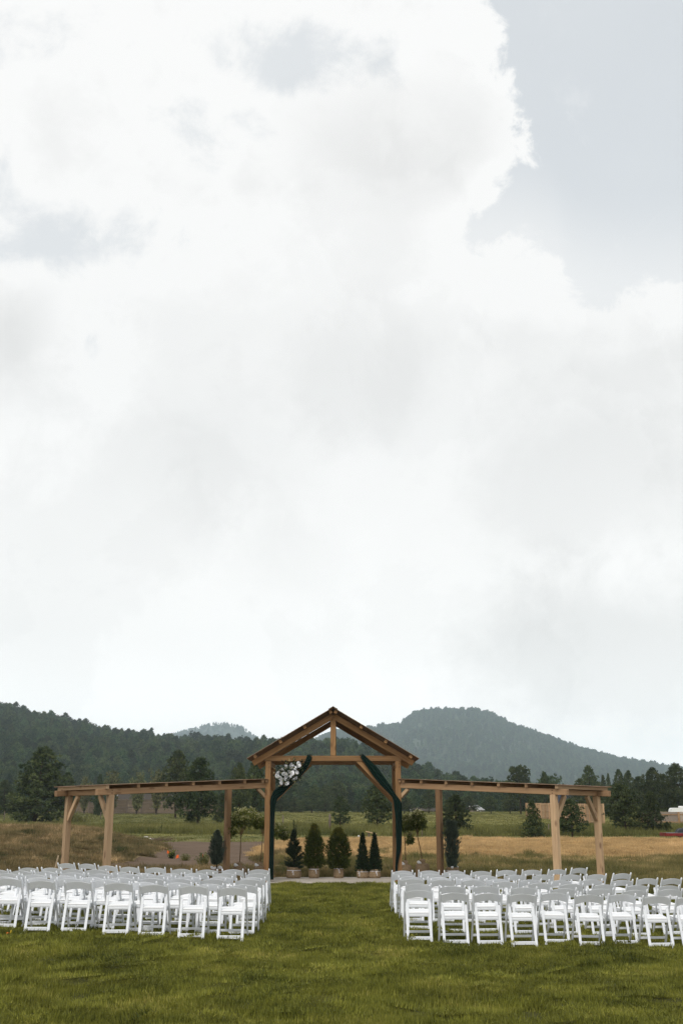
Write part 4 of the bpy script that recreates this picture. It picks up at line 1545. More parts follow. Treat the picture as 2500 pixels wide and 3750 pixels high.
def crown_surface(seed, T, n, size, prof, h0, h1, mat, updir=.8, spread=.5, wr=.3, inner=.25, lumps=.12, vert=1.0, tip_warm=False):
    """tufts spread through a body of revolution prof(t) from z=h0 to h1"""
    rg = np.random.default_rng(seed)
    t = rg.uniform(0, 1, T)
    rmax = np.array([prof(q) for q in t])
    # keep density even: drop samples where the body is thin
    keep = rg.uniform(0, 1, T) < np.clip(rmax / max(rmax) + .12, 0, 1)
    t = t[keep]; rmax = rmax[keep]
    k = len(t)
    az = rg.uniform(0, 2 * np.pi, k)
    lump = 1 + lumps * np.sin(az * 5 + t * 14 + seed) + lumps * .7 * np.sin(az * 9 - t * 25 + seed * 2) + rg.normal(0, lumps * .55, k)
    rad = rmax * lump * (inner + (1 - inner) * rg.uniform(0, 1, k) ** .45)
    c = np.stack([np.cos(az) * rad, np.sin(az) * rad, h0 + (h1 - h0) * t], -1)
    d = unit(np.stack([np.cos(az), np.sin(az), np.full(k, updir)], -1))
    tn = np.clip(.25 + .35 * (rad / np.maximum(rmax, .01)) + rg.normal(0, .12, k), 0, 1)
    if tip_warm:
        tn = np.clip(tn * .72 + .55 * sstep(.62, .95, t), 0, 1)
    V, tt = tufts(rg, c, d, np.full(k, size), n, wr, spread, tn)
    return tri_mesh('crown', V, tt, M[mat])


def potted(name, label, cat, x, y, z, seed, burlap, crown_me, trunk=None):
    t = thing(name, label, cat, (x, y, z), 0, 'burlap wrapped evergreens on the concrete pad')
    burlap_wrap(t, *burlap, seed)
    obj('crown', crown_me, t)
    if trunk:
        b = MB(); b.tube([(0, 0, .1), (0, 0, trunk)], [.022, .006], 6)
        obj('trunk', b.mesh('trunk', M['bark'], True), t)
    return t


def spruce_crown(seed, h0, h1, r):
    rg = np.random.default_rng(seed)
    cs, ds, sz, tn = [], [], [], []

    def branch(o, dirn, L, fat):
        k = int(L / .016) + 3
        s = np.linspace(.04, 1, k)[:, None]
        p = o + dirn * L * s
        p[:, 2] += .10 * L * s[:, 0] ** 2
        cs.append(p); ds.append(np.tile(unit(dirn + np.array([0, 0, .15])), (k, 1)))
        sz.append(np.full(k, fat)); tn.append(np.clip(.2 + .5 * s[:, 0] + rg.normal(0, .1, k), 0, 1))
    az = 0
    for i in range(170):
        t = rg.uniform(0, 1) ** 1.15
        az += 2.4 + rg.normal(0, .3)
        L = r * ((1 - t) ** .85 * (.75 + .35 * rg.uniform(0, 1)) + .10) * (1 if t > .06 else .8)
        up = .15 + 1.15 * t + rg.normal(0, .12)
        dirn = unit(np.array([math.cos(az), math.sin(az), up]))
        o = np.array([0, 0, h0 + (h1 - h0) * .82 * t])
        branch(o, dirn, L, .042)
        for s in (-1, 1):
            a2 = az + s * .6
            d2 = unit(np.array([math.cos(a2), math.sin(a2), up]))
            branch(o + dirn * L * .45, d2, L * .5, .038)
    branch(np.array([0, 0, h0 + (h1 - h0) * .7]), np.array([-.03, 0, 1.]), (h1 - h0) * .31, .055)
    branch(np.array([.02, 0, h0 + (h1 - h0) * .68]), unit(np.array([.13, .02, 1.])), (h1 - h0) * .24, .052)
    c = np.concatenate(cs); d = np.concatenate(ds)
    V, tt = tufts(rg, c, d, np.concatenate(sz), 6, .2, .55, np.concatenate(tn))
    return tri_mesh('crown', V, tt, M['spruce'])


SY = 33.35


def px_x(px, y):
    return (px - 1250) * y / 4112.0


def arb_prof(t):
    if t < .10:
        return .62 + 3.6 * t
    if t < .5:
        return .98 - .04 * (t - .3) ** 2
    return .97 * (1 - ((t - .5) / .5) ** 1.6 * .86)


def arb_prof_tall(t):
    if t < .1:
        return .6 + 3.6 * t
    if t < .62:
        return .98 - .22 * (t / .62) ** 2
    if t < .8:
        return .76 - .42 * (t - .62) / .18 + .08
    return .42 * (1 - ((t - .8) / .2) ** 2.2 * .75)


def cone_prof(t):
    return (1 - t) ** .9 * (.85 + .15 * min(1, t / .08)) + .035


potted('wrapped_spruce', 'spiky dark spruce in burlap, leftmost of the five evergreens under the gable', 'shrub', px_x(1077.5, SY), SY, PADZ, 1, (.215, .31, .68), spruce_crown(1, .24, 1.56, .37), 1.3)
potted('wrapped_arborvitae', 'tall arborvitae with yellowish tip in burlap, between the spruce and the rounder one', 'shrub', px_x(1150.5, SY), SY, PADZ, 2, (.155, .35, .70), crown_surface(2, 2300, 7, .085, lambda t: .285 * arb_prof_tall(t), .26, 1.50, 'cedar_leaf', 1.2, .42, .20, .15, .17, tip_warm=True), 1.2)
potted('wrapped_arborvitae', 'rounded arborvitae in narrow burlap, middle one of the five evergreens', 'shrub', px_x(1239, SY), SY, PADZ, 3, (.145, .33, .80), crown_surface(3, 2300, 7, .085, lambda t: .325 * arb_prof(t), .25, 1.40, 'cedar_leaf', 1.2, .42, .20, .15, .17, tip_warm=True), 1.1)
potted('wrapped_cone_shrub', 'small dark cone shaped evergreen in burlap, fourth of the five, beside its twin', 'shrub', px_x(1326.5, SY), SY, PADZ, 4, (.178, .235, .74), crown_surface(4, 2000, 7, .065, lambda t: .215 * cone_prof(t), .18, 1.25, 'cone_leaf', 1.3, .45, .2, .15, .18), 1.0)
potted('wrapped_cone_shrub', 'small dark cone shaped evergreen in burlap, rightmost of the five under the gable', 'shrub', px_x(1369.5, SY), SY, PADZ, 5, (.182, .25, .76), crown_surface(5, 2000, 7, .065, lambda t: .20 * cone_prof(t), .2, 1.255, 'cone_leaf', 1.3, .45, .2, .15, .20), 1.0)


def juniper_prof(t):
    if t < .3:
        return .55 + 1.4 * t
    return .97 * (1 - ((t - .3) / .7) ** 2.2 * .9)


def juniper_wide(t):
    return .72 + .25 * math.sin(min(1, t * 1.05) * 2.6) - .35 * max(0, t - .75)


def juniper(label, x, y, h0, h1, r, prof, seed, br, bh, lean=.0):
    z = gz(x, y)
    t = thing('wrapped_juniper', label, 'shrub', (x, y, z), 0, 'junipers in burlap beside the wings')
    burlap_wrap(t, br, bh, .72, seed)
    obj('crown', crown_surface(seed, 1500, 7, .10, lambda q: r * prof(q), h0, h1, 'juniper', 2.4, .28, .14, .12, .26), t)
    b = MB()
    b.tube([(0, 0, .1), (.01, 0, h0), (.02, 0, h1 * .8)], [.025, .018, .006], 6)
    obj('trunk', b.mesh('trunk', M['bark'], True), t)
    b = MB()
    rg = random.Random(seed)
    for k in range(5):
        a = rg.uniform(0, 6.28)
        b.box((math.cos(a) * br * .7, math.sin(a) * br * .7, bh * .98 + rg.uniform(-.02, .05)), (.12, .08, .07), Euler((rg.uniform(-1, 1), rg.uniform(-1, 1), a)).to_matrix(), ch=.02)
    obj('wrapping', b.mesh('wrapping', M['white_bag'], True), t)


juniper('bluish upright juniper in burlap left of the brown inner post of the left wing', px_x(798, 33.2), 33.2, .40, 1.33, .19, juniper_prof, 12, .17, .30)
juniper('wide topped blue juniper in burlap right of the brown inner post of the right wing', px_x(1650, 33.3), 33.3, .32, 1.60, .185, juniper_wide, 13, .20, .34)


def standard(label, x, y, top, crown_c, crown_r, seed, ball_r, ball_h, sub=(), lean=(0, 0)):
    """little weeping tree on a bare stem, roots in a burlap ball"""
    rg = np.random.default_rng(seed)
    z = gz(x, y)
    t = thing('weeping_tree', label, 'tree', (x, y, z), 0, 'small weeping trees with burlap root balls')
    b = MB()
    rnd = random.Random(seed)

    def wob(a, zz):
        return 1 + .04 * math.sin(4 * a + seed) + .025 * math.sin(13 * a)
    b.lathe([(ball_r * .8, 0), (ball_r, ball_h * .2), (ball_r * 1.02, ball_h * .6), (ball_r * .95, ball_h * .9), (ball_r * .7, ball_h), (ball_r * .36, ball_h * 1.02), (ball_r * .42, ball_h * 1.16), (ball_r * .40, ball_h * 1.26), (ball_r * .12, ball_h * 1.3)], 32, wob=wob)
    obj('root_ball', b.mesh('root_ball', M['burlap'], True), t)
    b = MB()
    b.box((-ball_r * .45, -ball_r * .5, ball_h * 1.06), (.13, .08, .08), Euler((.3, .5, .4)).to_matrix(), ch=.02)
    obj('wrapping', b.mesh('wrapping', M['white_bag'], True), t)
    c = Vector(crown_c)
    fork = Vector((lean[0] * .8, lean[1] * .8, top))
    b = MB()
    b.tube([(0, 0, ball_h), (lean[0] * .3 + .012, lean[1] * .3, ball_h + (top - ball_h) * .45), fork], [.017, .015, .013], 7)
    tips = []
    for k in range(9):
        a = rg.uniform(0, 6.28)
        q = c + Vector((math.cos(a) * crown_r[0] * rg.uniform(.3, .85), math.sin(a) * crown_r[1] * rg.uniform(.3, .85), crown_r[2] * rg.uniform(.1, .8)))
        mid = fork.lerp(q, .5) + Vector((0, 0, .05))
        b.tube([fork, mid, q], [.009, .006, .003], 5, cap=False)
        tips.append(q)
    for (sc, sr) in sub:
        b.tube([fork, fork.lerp(Vector(sc), .6) + Vector((0, 0, .06)), Vector(sc)], [.008, .006, .003], 5, cap=False)
    obj('trunk', b.mesh('trunk', M['bark_pale'], True), t)
    # leaves: mop head, hanging at the rim
    cs, tn = [], []
    for (cc, cr, k) in [(c, crown_r, 560)] + [(Vector(sc), sr, 150) for (sc, sr) in sub]:
        v = unit(rg.normal(size=(k, 3))) * rg.uniform(.35, 1, (k, 1)) ** .5
        v[:, 2] = np.where(v[:, 2] < 0, v[:, 2] * .75, v[:, 2])
        lum = 1 + .22 * np.sin(v[:, :1] * 7 + seed) * np.sin(v[:, 1:2] * 6 + v[:, 2:3] * 5)
        p = np.array(cc) + v * np.array(cr) * lum
        hang = np.hypot(v[:, 0], v[:, 1]) > .62
        p[hang, 2] -= rg.uniform(0, .55, hang.sum()) * cr[2]
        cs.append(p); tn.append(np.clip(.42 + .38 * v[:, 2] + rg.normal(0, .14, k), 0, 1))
    cs = np.concatenate(cs); tn = np.concatenate(tn)
    V, tt = leaf_quads(rg, cs, np.tile(np.array([0, 0, .0]), (len(cs), 1)), np.full(len(cs), .085), 3, .36, .8, .55, tn)
    obj('crown', tri_mesh('crown', V, tt, M['tree_leaf'], 4), t)
    top_ = cs[tn > .62]
    pick = top_[rg.integers(0, len(top_), 120)] + np.array([0, 0, .03])
    V, tt = leaf_quads(rg, pick, np.tile(np.array([0, 0, 1.]), (len(pick), 1)), np.full(len(pick), .045), 4, .8, .8)
    obj('blossoms', tri_mesh('blossoms', V, tt, M['blossom'], 4), t)
    return t


TY = 33.6
standard('mop headed weeping tree with cream tips, right of the left wing inner post', px_x(881, TY), TY, 1.22, (.14, 0, 1.72), (.50, .42, .30), 21, .20, .36, [((-.26, 0, 1.42), (.17, .2, .26))], (.03, 0))
standard('weeping tree partly behind the left gate post, spilling right past the drape', px_x(955, TY), TY, 1.22, (.08, .05, 1.60), (.26, .25, .16), 22, .19, .36, [((.56, -.05, 1.36), (.20, .2, .20)), ((.72, -.05, 1.22), (.10, .1, .09))], (.09, 0))
standard('weeping tree close behind the right gate post and its long drape', px_x(1481, TY), TY, 1.30, (.05, 0, 1.58), (.20, .22, .22), 23, .19, .40, [((.15, 0, 1.13), (.09, .1, .15))], (-.02, 0))
standard('slanting stemmed weeping tree with forked top, left of the right wing inner post', px_x(1542, TY), TY, 1.20, (-.10, 0, 1.66), (.23, .22, .28), 24, .215, .43, [((-.26, .05, 1.62), (.14, .15, .18))], (-.16, 0))


# ------------------------------------------------------------------ green drapes
def drape(label, path, seed):
    """path: (x, y, z, width, thick); a gathered length of cloth with pleats"""
    rg = random.Random(seed)
    # resample
    pts = []
    for i in range(len(path) - 1):
        for k in range(6):
            t = k / 6
            a, c = path[i], path[i + 1]
            pts.append(tuple(u * (1 - t) + v * t for u, v in zip(a, c)))
    pts.append(path[-1])
    # smooth
    for _ in range(3):
        pts = [pts[0]] + [tuple((pts[i - 1][q] + 2 * pts[i][q] + pts[i + 1][q]) / 4 for q in range(5)) for i in range(1, len(pts) - 1)] + [pts[-1]]
    n = 60
    vs = []
    L = len(pts)
    ph = [rg.uniform(0, 6.28) for _ in range(5)]
    for i, p in enumerate(pts):
        c = Vector(p[:3])
        d = (Vector(pts[min(i + 1, L - 1)][:3]) - Vector(pts[max(i - 1, 0)][:3])).normalized()
        nrm = Vector((0, -1, 0)); nrm = (nrm - d * nrm.dot(d))
        if nrm.length < .2:
            nrm = Vector((0, 0, 1)) - d * d.z
        nrm.normalize()
        side = d.cross(nrm)
        for k in range(n):
            a = 2 * math.pi * k / n
            f = 1 + .50 * math.sin(8 * a + ph[0] + i * .06 + .8 * math.sin(i * .11)) * abs(math.sin(a)) + .12 * math.sin(13 * a + ph[1] - i * .07) + .05 * math.sin(5 * a + i * .3 + ph[2])
            wv = .06 * p[3] * math.sin(i * .22 + ph[3])
            vs.append(c + side * (math.cos(a) * p[3] / 2 * (1 + .04 * math.sin(3 * a + ph[4] + i * .1)) + wv) + nrm * (math.sin(a) * p[4] / 2 * f))
    fs = []
    for i in range(L - 1):
        for k in range(n):
            k2 = (k + 1) % n
            fs.append((i * n + k, i * n + k2, (i + 1) * n + k2, (i + 1) * n + k))
    fs.append(tuple(range(n - 1, -1, -1))); fs.append(tuple((L - 1) * n + k for k in range(n)))
    b = MB(); b.add(vs, fs)
    o = obj('drape', b.mesh('drape', M['velvet'], True))
    tag(o, label, 'drape', 'green cloth drapes on the gate')
    return o


FY = YF - PT / 2 - .035


def fx(px):
    return px_x(px, FY + .0)


drape('dark green cloth looped over the beam and falling down the right gate post', [
    (fx(1325), YF + .10, ZB + .10, .10, .05), (fx(1325), YF + .02, ZB + .172, .12, .05), (fx(1328), FY - .005, ZB + .12, .13, .07),
    (fx(1346), FY - .01, ZB - .04, .17, .06), (fx(1374), FY - .01, ZB - .27, .24, .07), (fx(1404), FY - .01, ZB - .56, .22, .07),
    (fx(1432), FY - .012, ZB - .84, .15, .06), (fx(1444), FY - .02, ZB - .97, .12, .06), (fx(1456), FY - .02, ZB - 1.16, .23, .07),
    (fx(1461), FY - .02, ZB - 1.5, .19, .10), (fx(1460), FY - .02, ZB - 2.0, .165, .10), (fx(1457), FY - .02, ZB - 2.35, .14, .10),
    (fx(1451), FY - .02, ZB - 2.62, .09, .08), (fx(1448), FY - .02, ZB - 2.85, .07, .06), (fx(1448), FY - .02, ZB - 3.12, .055, .05)], 1)
drape('dark green cloth running under the white flowers and down the left gate post', [
    (fx(1133), YF + .10, ZB + .10, .12, .05), (fx(1133), YF + .02, ZB + .172, .14, .05), (fx(1131), FY - .005, ZB + .10, .15, .07),
    (fx(1119), FY - .01, ZB - .09, .155, .10), (fx(1101), FY - .01, ZB - .31, .14, .07), (fx(1076), FY + .02, ZB - .52, .12, .07), (fx(1050), FY + .02, ZB - .68, .15, .07),
    (fx(1029), FY - .005, ZB - .79, .22, .08), (fx(1012), FY - .015, ZB - .86, .25, .09), (fx(1002), FY - .02, ZB - 1.0, .20, .09),
    (fx(999), FY - .02, ZB - 1.25, .14, .09), (fx(997), FY - .02, ZB - 1.7, .125, .09), (fx(996), FY - .02, ZB - 2.3, .12, .09),
    (fx(996), FY - .02, ZB - 2.8, .13, .10), (fx(996), FY - .02, ZB - 3.18, .15, .11)], 2)


# ------------------------------------------------------------------ flower spray on the left brace
def rose_mesh(seed):
    rg = random.Random(seed)
    b = MB()
    for ring, (nn, r, zz, open_) in enumerate(((3, .35, .55, .15), (5, .65, .42, .45), (6, .95, .15, .85), (7, 1.1, -.12, 1.15))):
        for k in range(nn):
            a = 2 * math.pi * (k + rg.uniform(-.2, .2)) / nn + ring
            n = Vector((math.cos(a), math.sin(a), 0)); s = Vector((-math.sin(a), math.cos(a), 0))
            w = r * .62
            base = n * r * .25 + Vector((0, 0, zz - .45))
            mid = n * r * .8 + Vector((0, 0, zz))
            tip = n * r * (1.0 + .12 * open_) + Vector((0, 0, zz + .22 - .22 * open_ + rg.uniform(-.08, .08)))
            vs = [base - s * w * .5, base + s * w * .5, mid - s * w, mid + s * w, tip - s * w * .6, tip + s * w * .6, tip + n * .06 - Vector((0, 0, .05))]
            b.add(vs, [(0, 1, 3, 2), (2, 3, 5, 4), (4, 5, 6)])
    b.tube([(0, 0, -.1), (0, 0, .55), (0, 0, .8)], [.3, .38, .1], 8)
    return b.mesh('flower', M['rose'], True)


def bouquet():
    FLW = [(740, 655, 48), (635, 760, 46), (890, 635, 52), (895, 710, 48), (1105, 590, 50), (1150, 640, 34), (1100, 640, 40), (525, 850, 44), (500, 935, 48), (575, 1025, 58), (690, 890, 44), (765, 905, 50), (760, 965, 44),
           (845, 830, 46), (930, 860, 50), (1015, 715, 44), (985, 755, 42), (1055, 840, 38), (740, 1030, 42), (795, 1025, 42), (975, 1035, 48), (1035, 1010, 46), (605, 1145, 44), (775, 1150, 46), (955, 645, 30), (870, 960, 30)]
    Yb = YF - PT / 2 - .16
    cx_, cz_ = px_x(1053, Yb), ZB - .46
    t = thing('flower_spray', 'spray of white flowers with dark leaves tied to the left of the gate beam', 'flowers', (cx_, Yb, cz_))
    rg = np.random.default_rng(8)
    protos = [rose_mesh(s) for s in range(4)]
    cs = []
    for i, (u, v, r) in enumerate(FLW):
        ppx = 950 + u * .12755; ppy = 2720 + v * .12755
        x = px_x(ppx, Yb)
        z = EYE + (2992 - ppy) * Yb / 4272.0 + .004
        k = 1.2 * r * .12755 * Yb / 4112.0
        e = Euler((R(90) + rg.normal(0, .45), rg.normal(0, .4), rg.uniform(0, 6.28)))
        dy = rg.uniform(-.05, .03)
        m = Matrix.Translation((x, Yb + dy, z)) @ e.to_matrix().to_4x4() @ Matrix.Diagonal((k, k, k, 1))
        obj('flower', protos[i % 4], t, m)
        cs.append((x, Yb + dy + .05, z))
    cs = np.array(cs)
    base = cs[rg.integers(0, len(cs), 340)] + rg.normal(0, .075, (340, 3)) * np.array([1, .5, 1])
    base[:, 1] = np.maximum(base[:, 1], Yb - .05)
    out = unit(base - np.array([cx_, Yb + .1, cz_]))
    V, tt = leaf_quads(rg, base, out, np.full(len(base), .085), 3, .34, .6, .05, np.clip(rg.normal(.35, .2, len(base)), 0, .9))
    o = obj('leaves', tri_mesh('leaves', V, tt, M['bouquet_leaf'], 4), t, Matrix.Identity(4))
    sm = cs[rg.integers(0, len(cs), 70)] + rg.normal(0, .085, (70, 3)) * np.array([1, .3, 1]) + np.array([0, -.06, 0])
    V, tt = leaf_quads(rg, sm, np.tile(np.array([0, -1., 0]), (len(sm), 1)), np.full(len(sm), .032), 4, .7, .8)
    obj('filler_blossoms', tri_mesh('filler_blossoms', V, tt, M['blossom'], 4), t, Matrix.Identity(4))


bouquet()

# ------------------------------------------------------------------ fences, houses and odds and ends beyond
def fence_line(name, label, pts, heights, board_w, mat, post_mat, rails=(.2, .8), post_every=2.4, ragged=.03, front=-1, post_extra=.12, rail_side=-1, gap=.006):
    """boards on rails between points; boards of one bay joined (they are far below ten pixels)"""
    x0, y0 = pts[0]
    t = thing(name, label, 'fence', (x0, y0, gz(x0, y0)))
    rg = random.Random(hash(label) % 1000 if False else len(label))
    for i in range(len(pts) - 1):
        a = Vector((*pts[i], 0)); c = Vector((*pts[i + 1], 0))
        L = (c - a).length
        d = (c - a) / L
        nrm = Vector((d.y, -d.x, 0))
        if nrm.y > 0:
            nrm = -nrm
        if abs(nrm.y) < .25 and nrm.x > 0:
            nrm = -nrm
        n = max(1, int(L / post_every))
        h = heights[i]
        rz = math.atan2(d.y, d.x)
        for k in range(n):
            p = a + d * (L * k / n); q = a + d * (L * (k + 1) / n)
            b = MB()
            nb = max(1, int((q - p).length / board_w))
            for j in range(nb):
                u = p + (q - p) * ((j + .5) / nb)
                z = gz(u.x, u.y)
                hh = h * (1 + rg.uniform(-ragged, ragged))
                b.box((u.x, u.y, z + hh / 2), (board_w - gap, .022, hh), Matrix.Rotation(rz, 3, 'Z'))
            kind(obj('boards', b.mesh('boards', M[mat]), t, Matrix.Identity(4)), 'stuff')
            for f in rails:
                r0 = p + nrm * .035; r1 = q + nrm * .035
                beam('rail', (r0.x, r0.y, gz(p.x, p.y) + h * f), (r1.x, r1.y, gz(q.x, q.y) + h * f), .04, .1, post_mat, t, ch=0)
        for k in range(n + 1):
            p = a + d * (L * k / n) + nrm * .07
            z = gz(p.x, p.y)
            beam('fence_post', (p.x, p.y, z - .2), (p.x, p.y, z + h + post_extra), .13, .13, post_mat, t, up=(0, 1, 0), ch=0)
    return t


fence_line('board_fence', 'weathered brown board fence across the far meadow behind the left wing', [(-46.5, 195), (-41.3, 195)], [2.0], .17, 'grey_board', 'post_wood', (.12, .62, .95), 1.9, .05)
fence_line('board_fence', 'taller weathered board fence right of the dark shed, behind the left wing posts', [(-39.9, 195), (-32.4, 196), (-29.0, 197), (-21.8, 199)], [2.42, 2.3, 2.05], .17, 'grey_board', 'post_wood', (.08, .45, .78, .98), 2.4, .06)
fence_line('cedar_fence', 'new tan cedar fence enclosing the blue roofed house behind the right wing', [(24.9, 151), (24.9, 126), (23.4, 100)], [1.85, 1.85], .16, 'cedar_board', 'cedar_board', (.12, .5, .92), 2.6, .01, post_extra=.02)
fence_line('cedar_fence', 'back run of tan cedar fence left of the right wing front post', [(24.9, 151.2), (33, 160)], [1.8], .16, 'cedar_board', 'cedar_board', (.12, .9), 2.6, .01, post_extra=.02)
fence_line('pale_fence', 'pale grey board fence in front of the white camper at the right edge', [(28.6, 107), (31.5, 105), (40, 104)], [1.12, 1.12], .13, 'pale_board', 'fir_dark', (.18, .78), 2.0, .01, post_extra=0.0)

# dark shed between the two board fences
t = thing('small_shed', 'dark narrow wooden shed between the two weathered board fences', 'shed', (-40.6, 196.5, gz(-40.6, 196.5)))
b = MB(); b.box((0, 0, 1.35), (1.25, 1.5, 2.7)); obj('wall', b.mesh('wall', M['tarp']), t)
b = MB(); b.box((0, 0, 2.80), (1.6, 1.9, .12), Euler((0, .14, 0)).to_matrix()); obj('roof', b.mesh('roof', M['brown_roof']), t)
b = MB(); b.box((.2, -.77, 1.0), (.7, .04, 1.9)); obj('door', b.mesh('door', M['post_wood']), t)


def house(name, label, c, L, D, wall_h, roof_h, rz, wall, roof, over=.4, windows=(), chimney=None, gable_mat=None):
    z = gz(c[0], c[1]) - .2
    t = thing(name, label, 'house', (c[0], c[1], z), rz)
    b = MB()
    hl, hd = L / 2, D / 2
    vs = [(-hl, -hd, 0), (hl, -hd, 0), (hl, hd, 0), (-hl, hd, 0), (-hl, -hd, wall_h), (hl, -hd, wall_h), (hl, hd, wall_h), (-hl, hd, wall_h), (-hl, 0, wall_h + roof_h), (hl, 0, wall_h + roof_h)]
    b.add(vs, [(0, 1, 5, 4), (2, 3, 7, 6), (1, 2, 6, 9, 5), (3, 0, 4, 8, 7)])
    obj('wall', b.mesh('wall', M[wall]), t)
    b = MB()
    k = roof_h / hd
    for s in (-1, 1):
        e = Vector((0, s * (hd + over), wall_h - over * k + .05)); r = Vector((0, 0, wall_h + roof_h + .05))
        n = Vector((0, s * k, 1)).normalized() * .12
        vs = [Vector((x, p.y, p.z)) + q for x in (-hl - over, hl + over) for p in (e, r) for q in (Vector((0, 0, 0)), n)]
        b.add(vs, [(0, 1, 3, 2), (4, 6, 7, 5), (0, 4, 5, 1), (2, 3, 7, 6), (0, 2, 6, 4), (1, 5, 7, 3)])
    ro = obj('roof', b.mesh('roof', M[roof]), t)
    for s in (-1, 1):
        for sd in (-1, 1):
            b = MB()
            e = Vector((sd * (hl + over + .03), s * (hd + over), wall_h - over * k + .06)); r = Vector((sd * (hl + over + .03), 0, wall_h + roof_h + .06))
            fm, ln = frame(e, r)
            b.box((0, 0, 0), (ln, .06, .22))
            obj('fascia', b.mesh('fascia', M['white_paint']), t, WM[t.name] @ fm)
    for (wx, wz, ww, wh) in windows:
        b = MB(); b.box((wx, -hd - .03, wz), (ww + .16, .06, wh + .16))
        f = obj('window', b.mesh('window', M['white_paint']), t)
        b = MB(); b.box((wx, -hd - .075, wz), (ww, .03, wh))
        obj('pane', b.mesh('pane', M['window']), f, WM[t.name])
    if chimney:
        b = MB(); b.box(chimney[:3], chimney[3:])
        obj('chimney', b.mesh('chimney', M['siding']), t)
    return t


house('ranch_house', 'low house with a brown grey roof showing over the weathered board fence', (-39.5, 226), 10, 8, 2.6, 1.05, 0, 'siding', 'brown_roof', .5, ((-2, 1.5, 1, 1), (2, 1.5, 1, 1)))
house('low_shed', 'long low brown roofed shed across the meadow behind the right weeping trees', (17.2, 236), 5.0, 4, .35, .62, 0, 'siding', 'brown_roof', .25, (), (-2.9, -1, .9, .25, .25, 2.2))
house('white_cottage', 'small white gabled cottage among the dark pines right of the meadow pine', (28.4, 240), 3.6, 2.8, .60, .85, R(62), 'siding', 'grey_roof', .25, ((0, .5, .5, .4),))
house('blue_roofed_house', 'house with a slate blue roof and white gable behind the tan cedar fence', (38.6, 185), 7.5, 5.4, 1.45, 2.4, R(-28), 'white_paint', 'navy_roof', .3, ((-1.5, 1.0, .7, .7), (1.2, 1.0, .7, .7)))

# camper behind the pale fence
cx_, cy_ = 40.5, 128
z0 = gz(cx_, cy_)
t = thing('camper_trailer', 'white camper trailer behind the pale fence at the right edge', 'camper', (cx_, cy_, z0))
b = MB()
sec = [(-3.05, .35), (-3.1, .9), (-3.0, 1.25), (-2.85, 1.36), (2.9, 1.36), (3.05, 1.2), (3.05, .35)]
vs = [(x, y, z) for y in (-.6, .6) for (x, z) in sec]
n = len(sec)
b.add(vs, [tuple(range(n - 1, -1, -1)), tuple(range(n, 2 * n))] + [(i, (i + 1) % n, n + (i + 1) % n, n + i) for i in range(n)])
obj('body', b.mesh('body', M['white_paint']), t)
for x in (-1.75, -.95):
    b = MB(); b.box((x, 0, 1.36 + .10 + (.04 if x > -1 else 0)), (.55, .5, .20 + (.08 if x > -1 else 0)), ch=.04)
    obj('roof_vent', b.mesh('roof_vent', M['white_paint']), t)
b = MB(); b.box((-1.2, -.61, .95), (.8, .03, .3)); obj('window', b.mesh('window', M['window']), t)
b = MB(); b.box((.2, -.61, .62), (6.1, .02, .05)); obj('stripe', b.mesh('stripe', M['dark_metal']), t)
for x in (-.4, .4):
    b = MB(); b.tube([(x, -.62, .22), (x, -.42, .22)], .22, 14); obj('wheel', b.mesh('wheel', M['tyre']), t)

# red flat trailer with covered load
cx_, cy_ = 19.75, 64
z0 = gz(cx_, cy_)
t = thing('flat_trailer', 'low red flat trailer standing in the grass at the right edge', 'trailer', (cx_, cy_, z0))
b = MB(); b.box((0, 0, .25), (3.0, 1.1, .05), ch=.01); obj('bed', b.mesh('bed', M['dark_metal']), t)
for y in (-.57, .57):
    b = MB(); b.box((0, y, .17), (3.02, .04, .17), ch=.008); obj('side_rail', b.mesh('side_rail', M['red_paint']), t)
b = MB(); b.box((-1.54, 0, .18), (.05, 1.16, .2), ch=.008); obj('end_rail', b.mesh('end_rail', M['red_paint']), t)
for x in (-.35, .35):
    for y in (-.66, .66):
        b = MB(); b.tube([(x, y - .05, .12), (x, y + .05, .12)], .15, 16); w_ = obj('wheel', b.mesh('wheel', M['tyre']), t)
b = MB()
rg = np.random.default_rng(4)
NN = 18
vs = []
for i in range(NN + 1):
    for j in range(9):
        u = -1 + 2 * i / NN; v = -1 + j / 4
        hh = (1 - abs(u) ** 6) * (1 - abs(v) ** 4) * (.36 + .10 * math.sin(u * 3.2 + .4)) + .02 * rg.normal()
        vs.append((u * 1.05, v * .47, max(0, hh)))
fs = [(i * 9 + j, (i + 1) * 9 + j, (i + 1) * 9 + j + 1, i * 9 + j + 1) for i in range(NN) for j in range(8)]
b.add(vs, fs)
ld = thing('covered_load', 'humped load under black tarpaulin with a white strap on the red trailer', 'load', (cx_ + .25, cy_, z0 + .278))
obj('tarp', b.mesh('tarp', M['tarp'], True), ld)
b = MB()
for x in (-.35,):
    P_ = [(x, -.50, .0), (x + .01, -.45, .24), (x - .06, -.2, .40), (x - .1, .2, .40), (x, .46, .2), (x, .5, 0)]
    vs = []
    for p in P_:
        vs += [(p[0] - .06, p[1] - .012, p[2] + .012), (p[0] + .06, p[1] - .012, p[2] + .012)]
    b.add(vs, [(2 * i, 2 * i + 1, 2 * i + 3, 2 * i + 2) for i in range(len(P_) - 1)])
obj('strap', b.mesh('strap', M['white_bag']), ld)

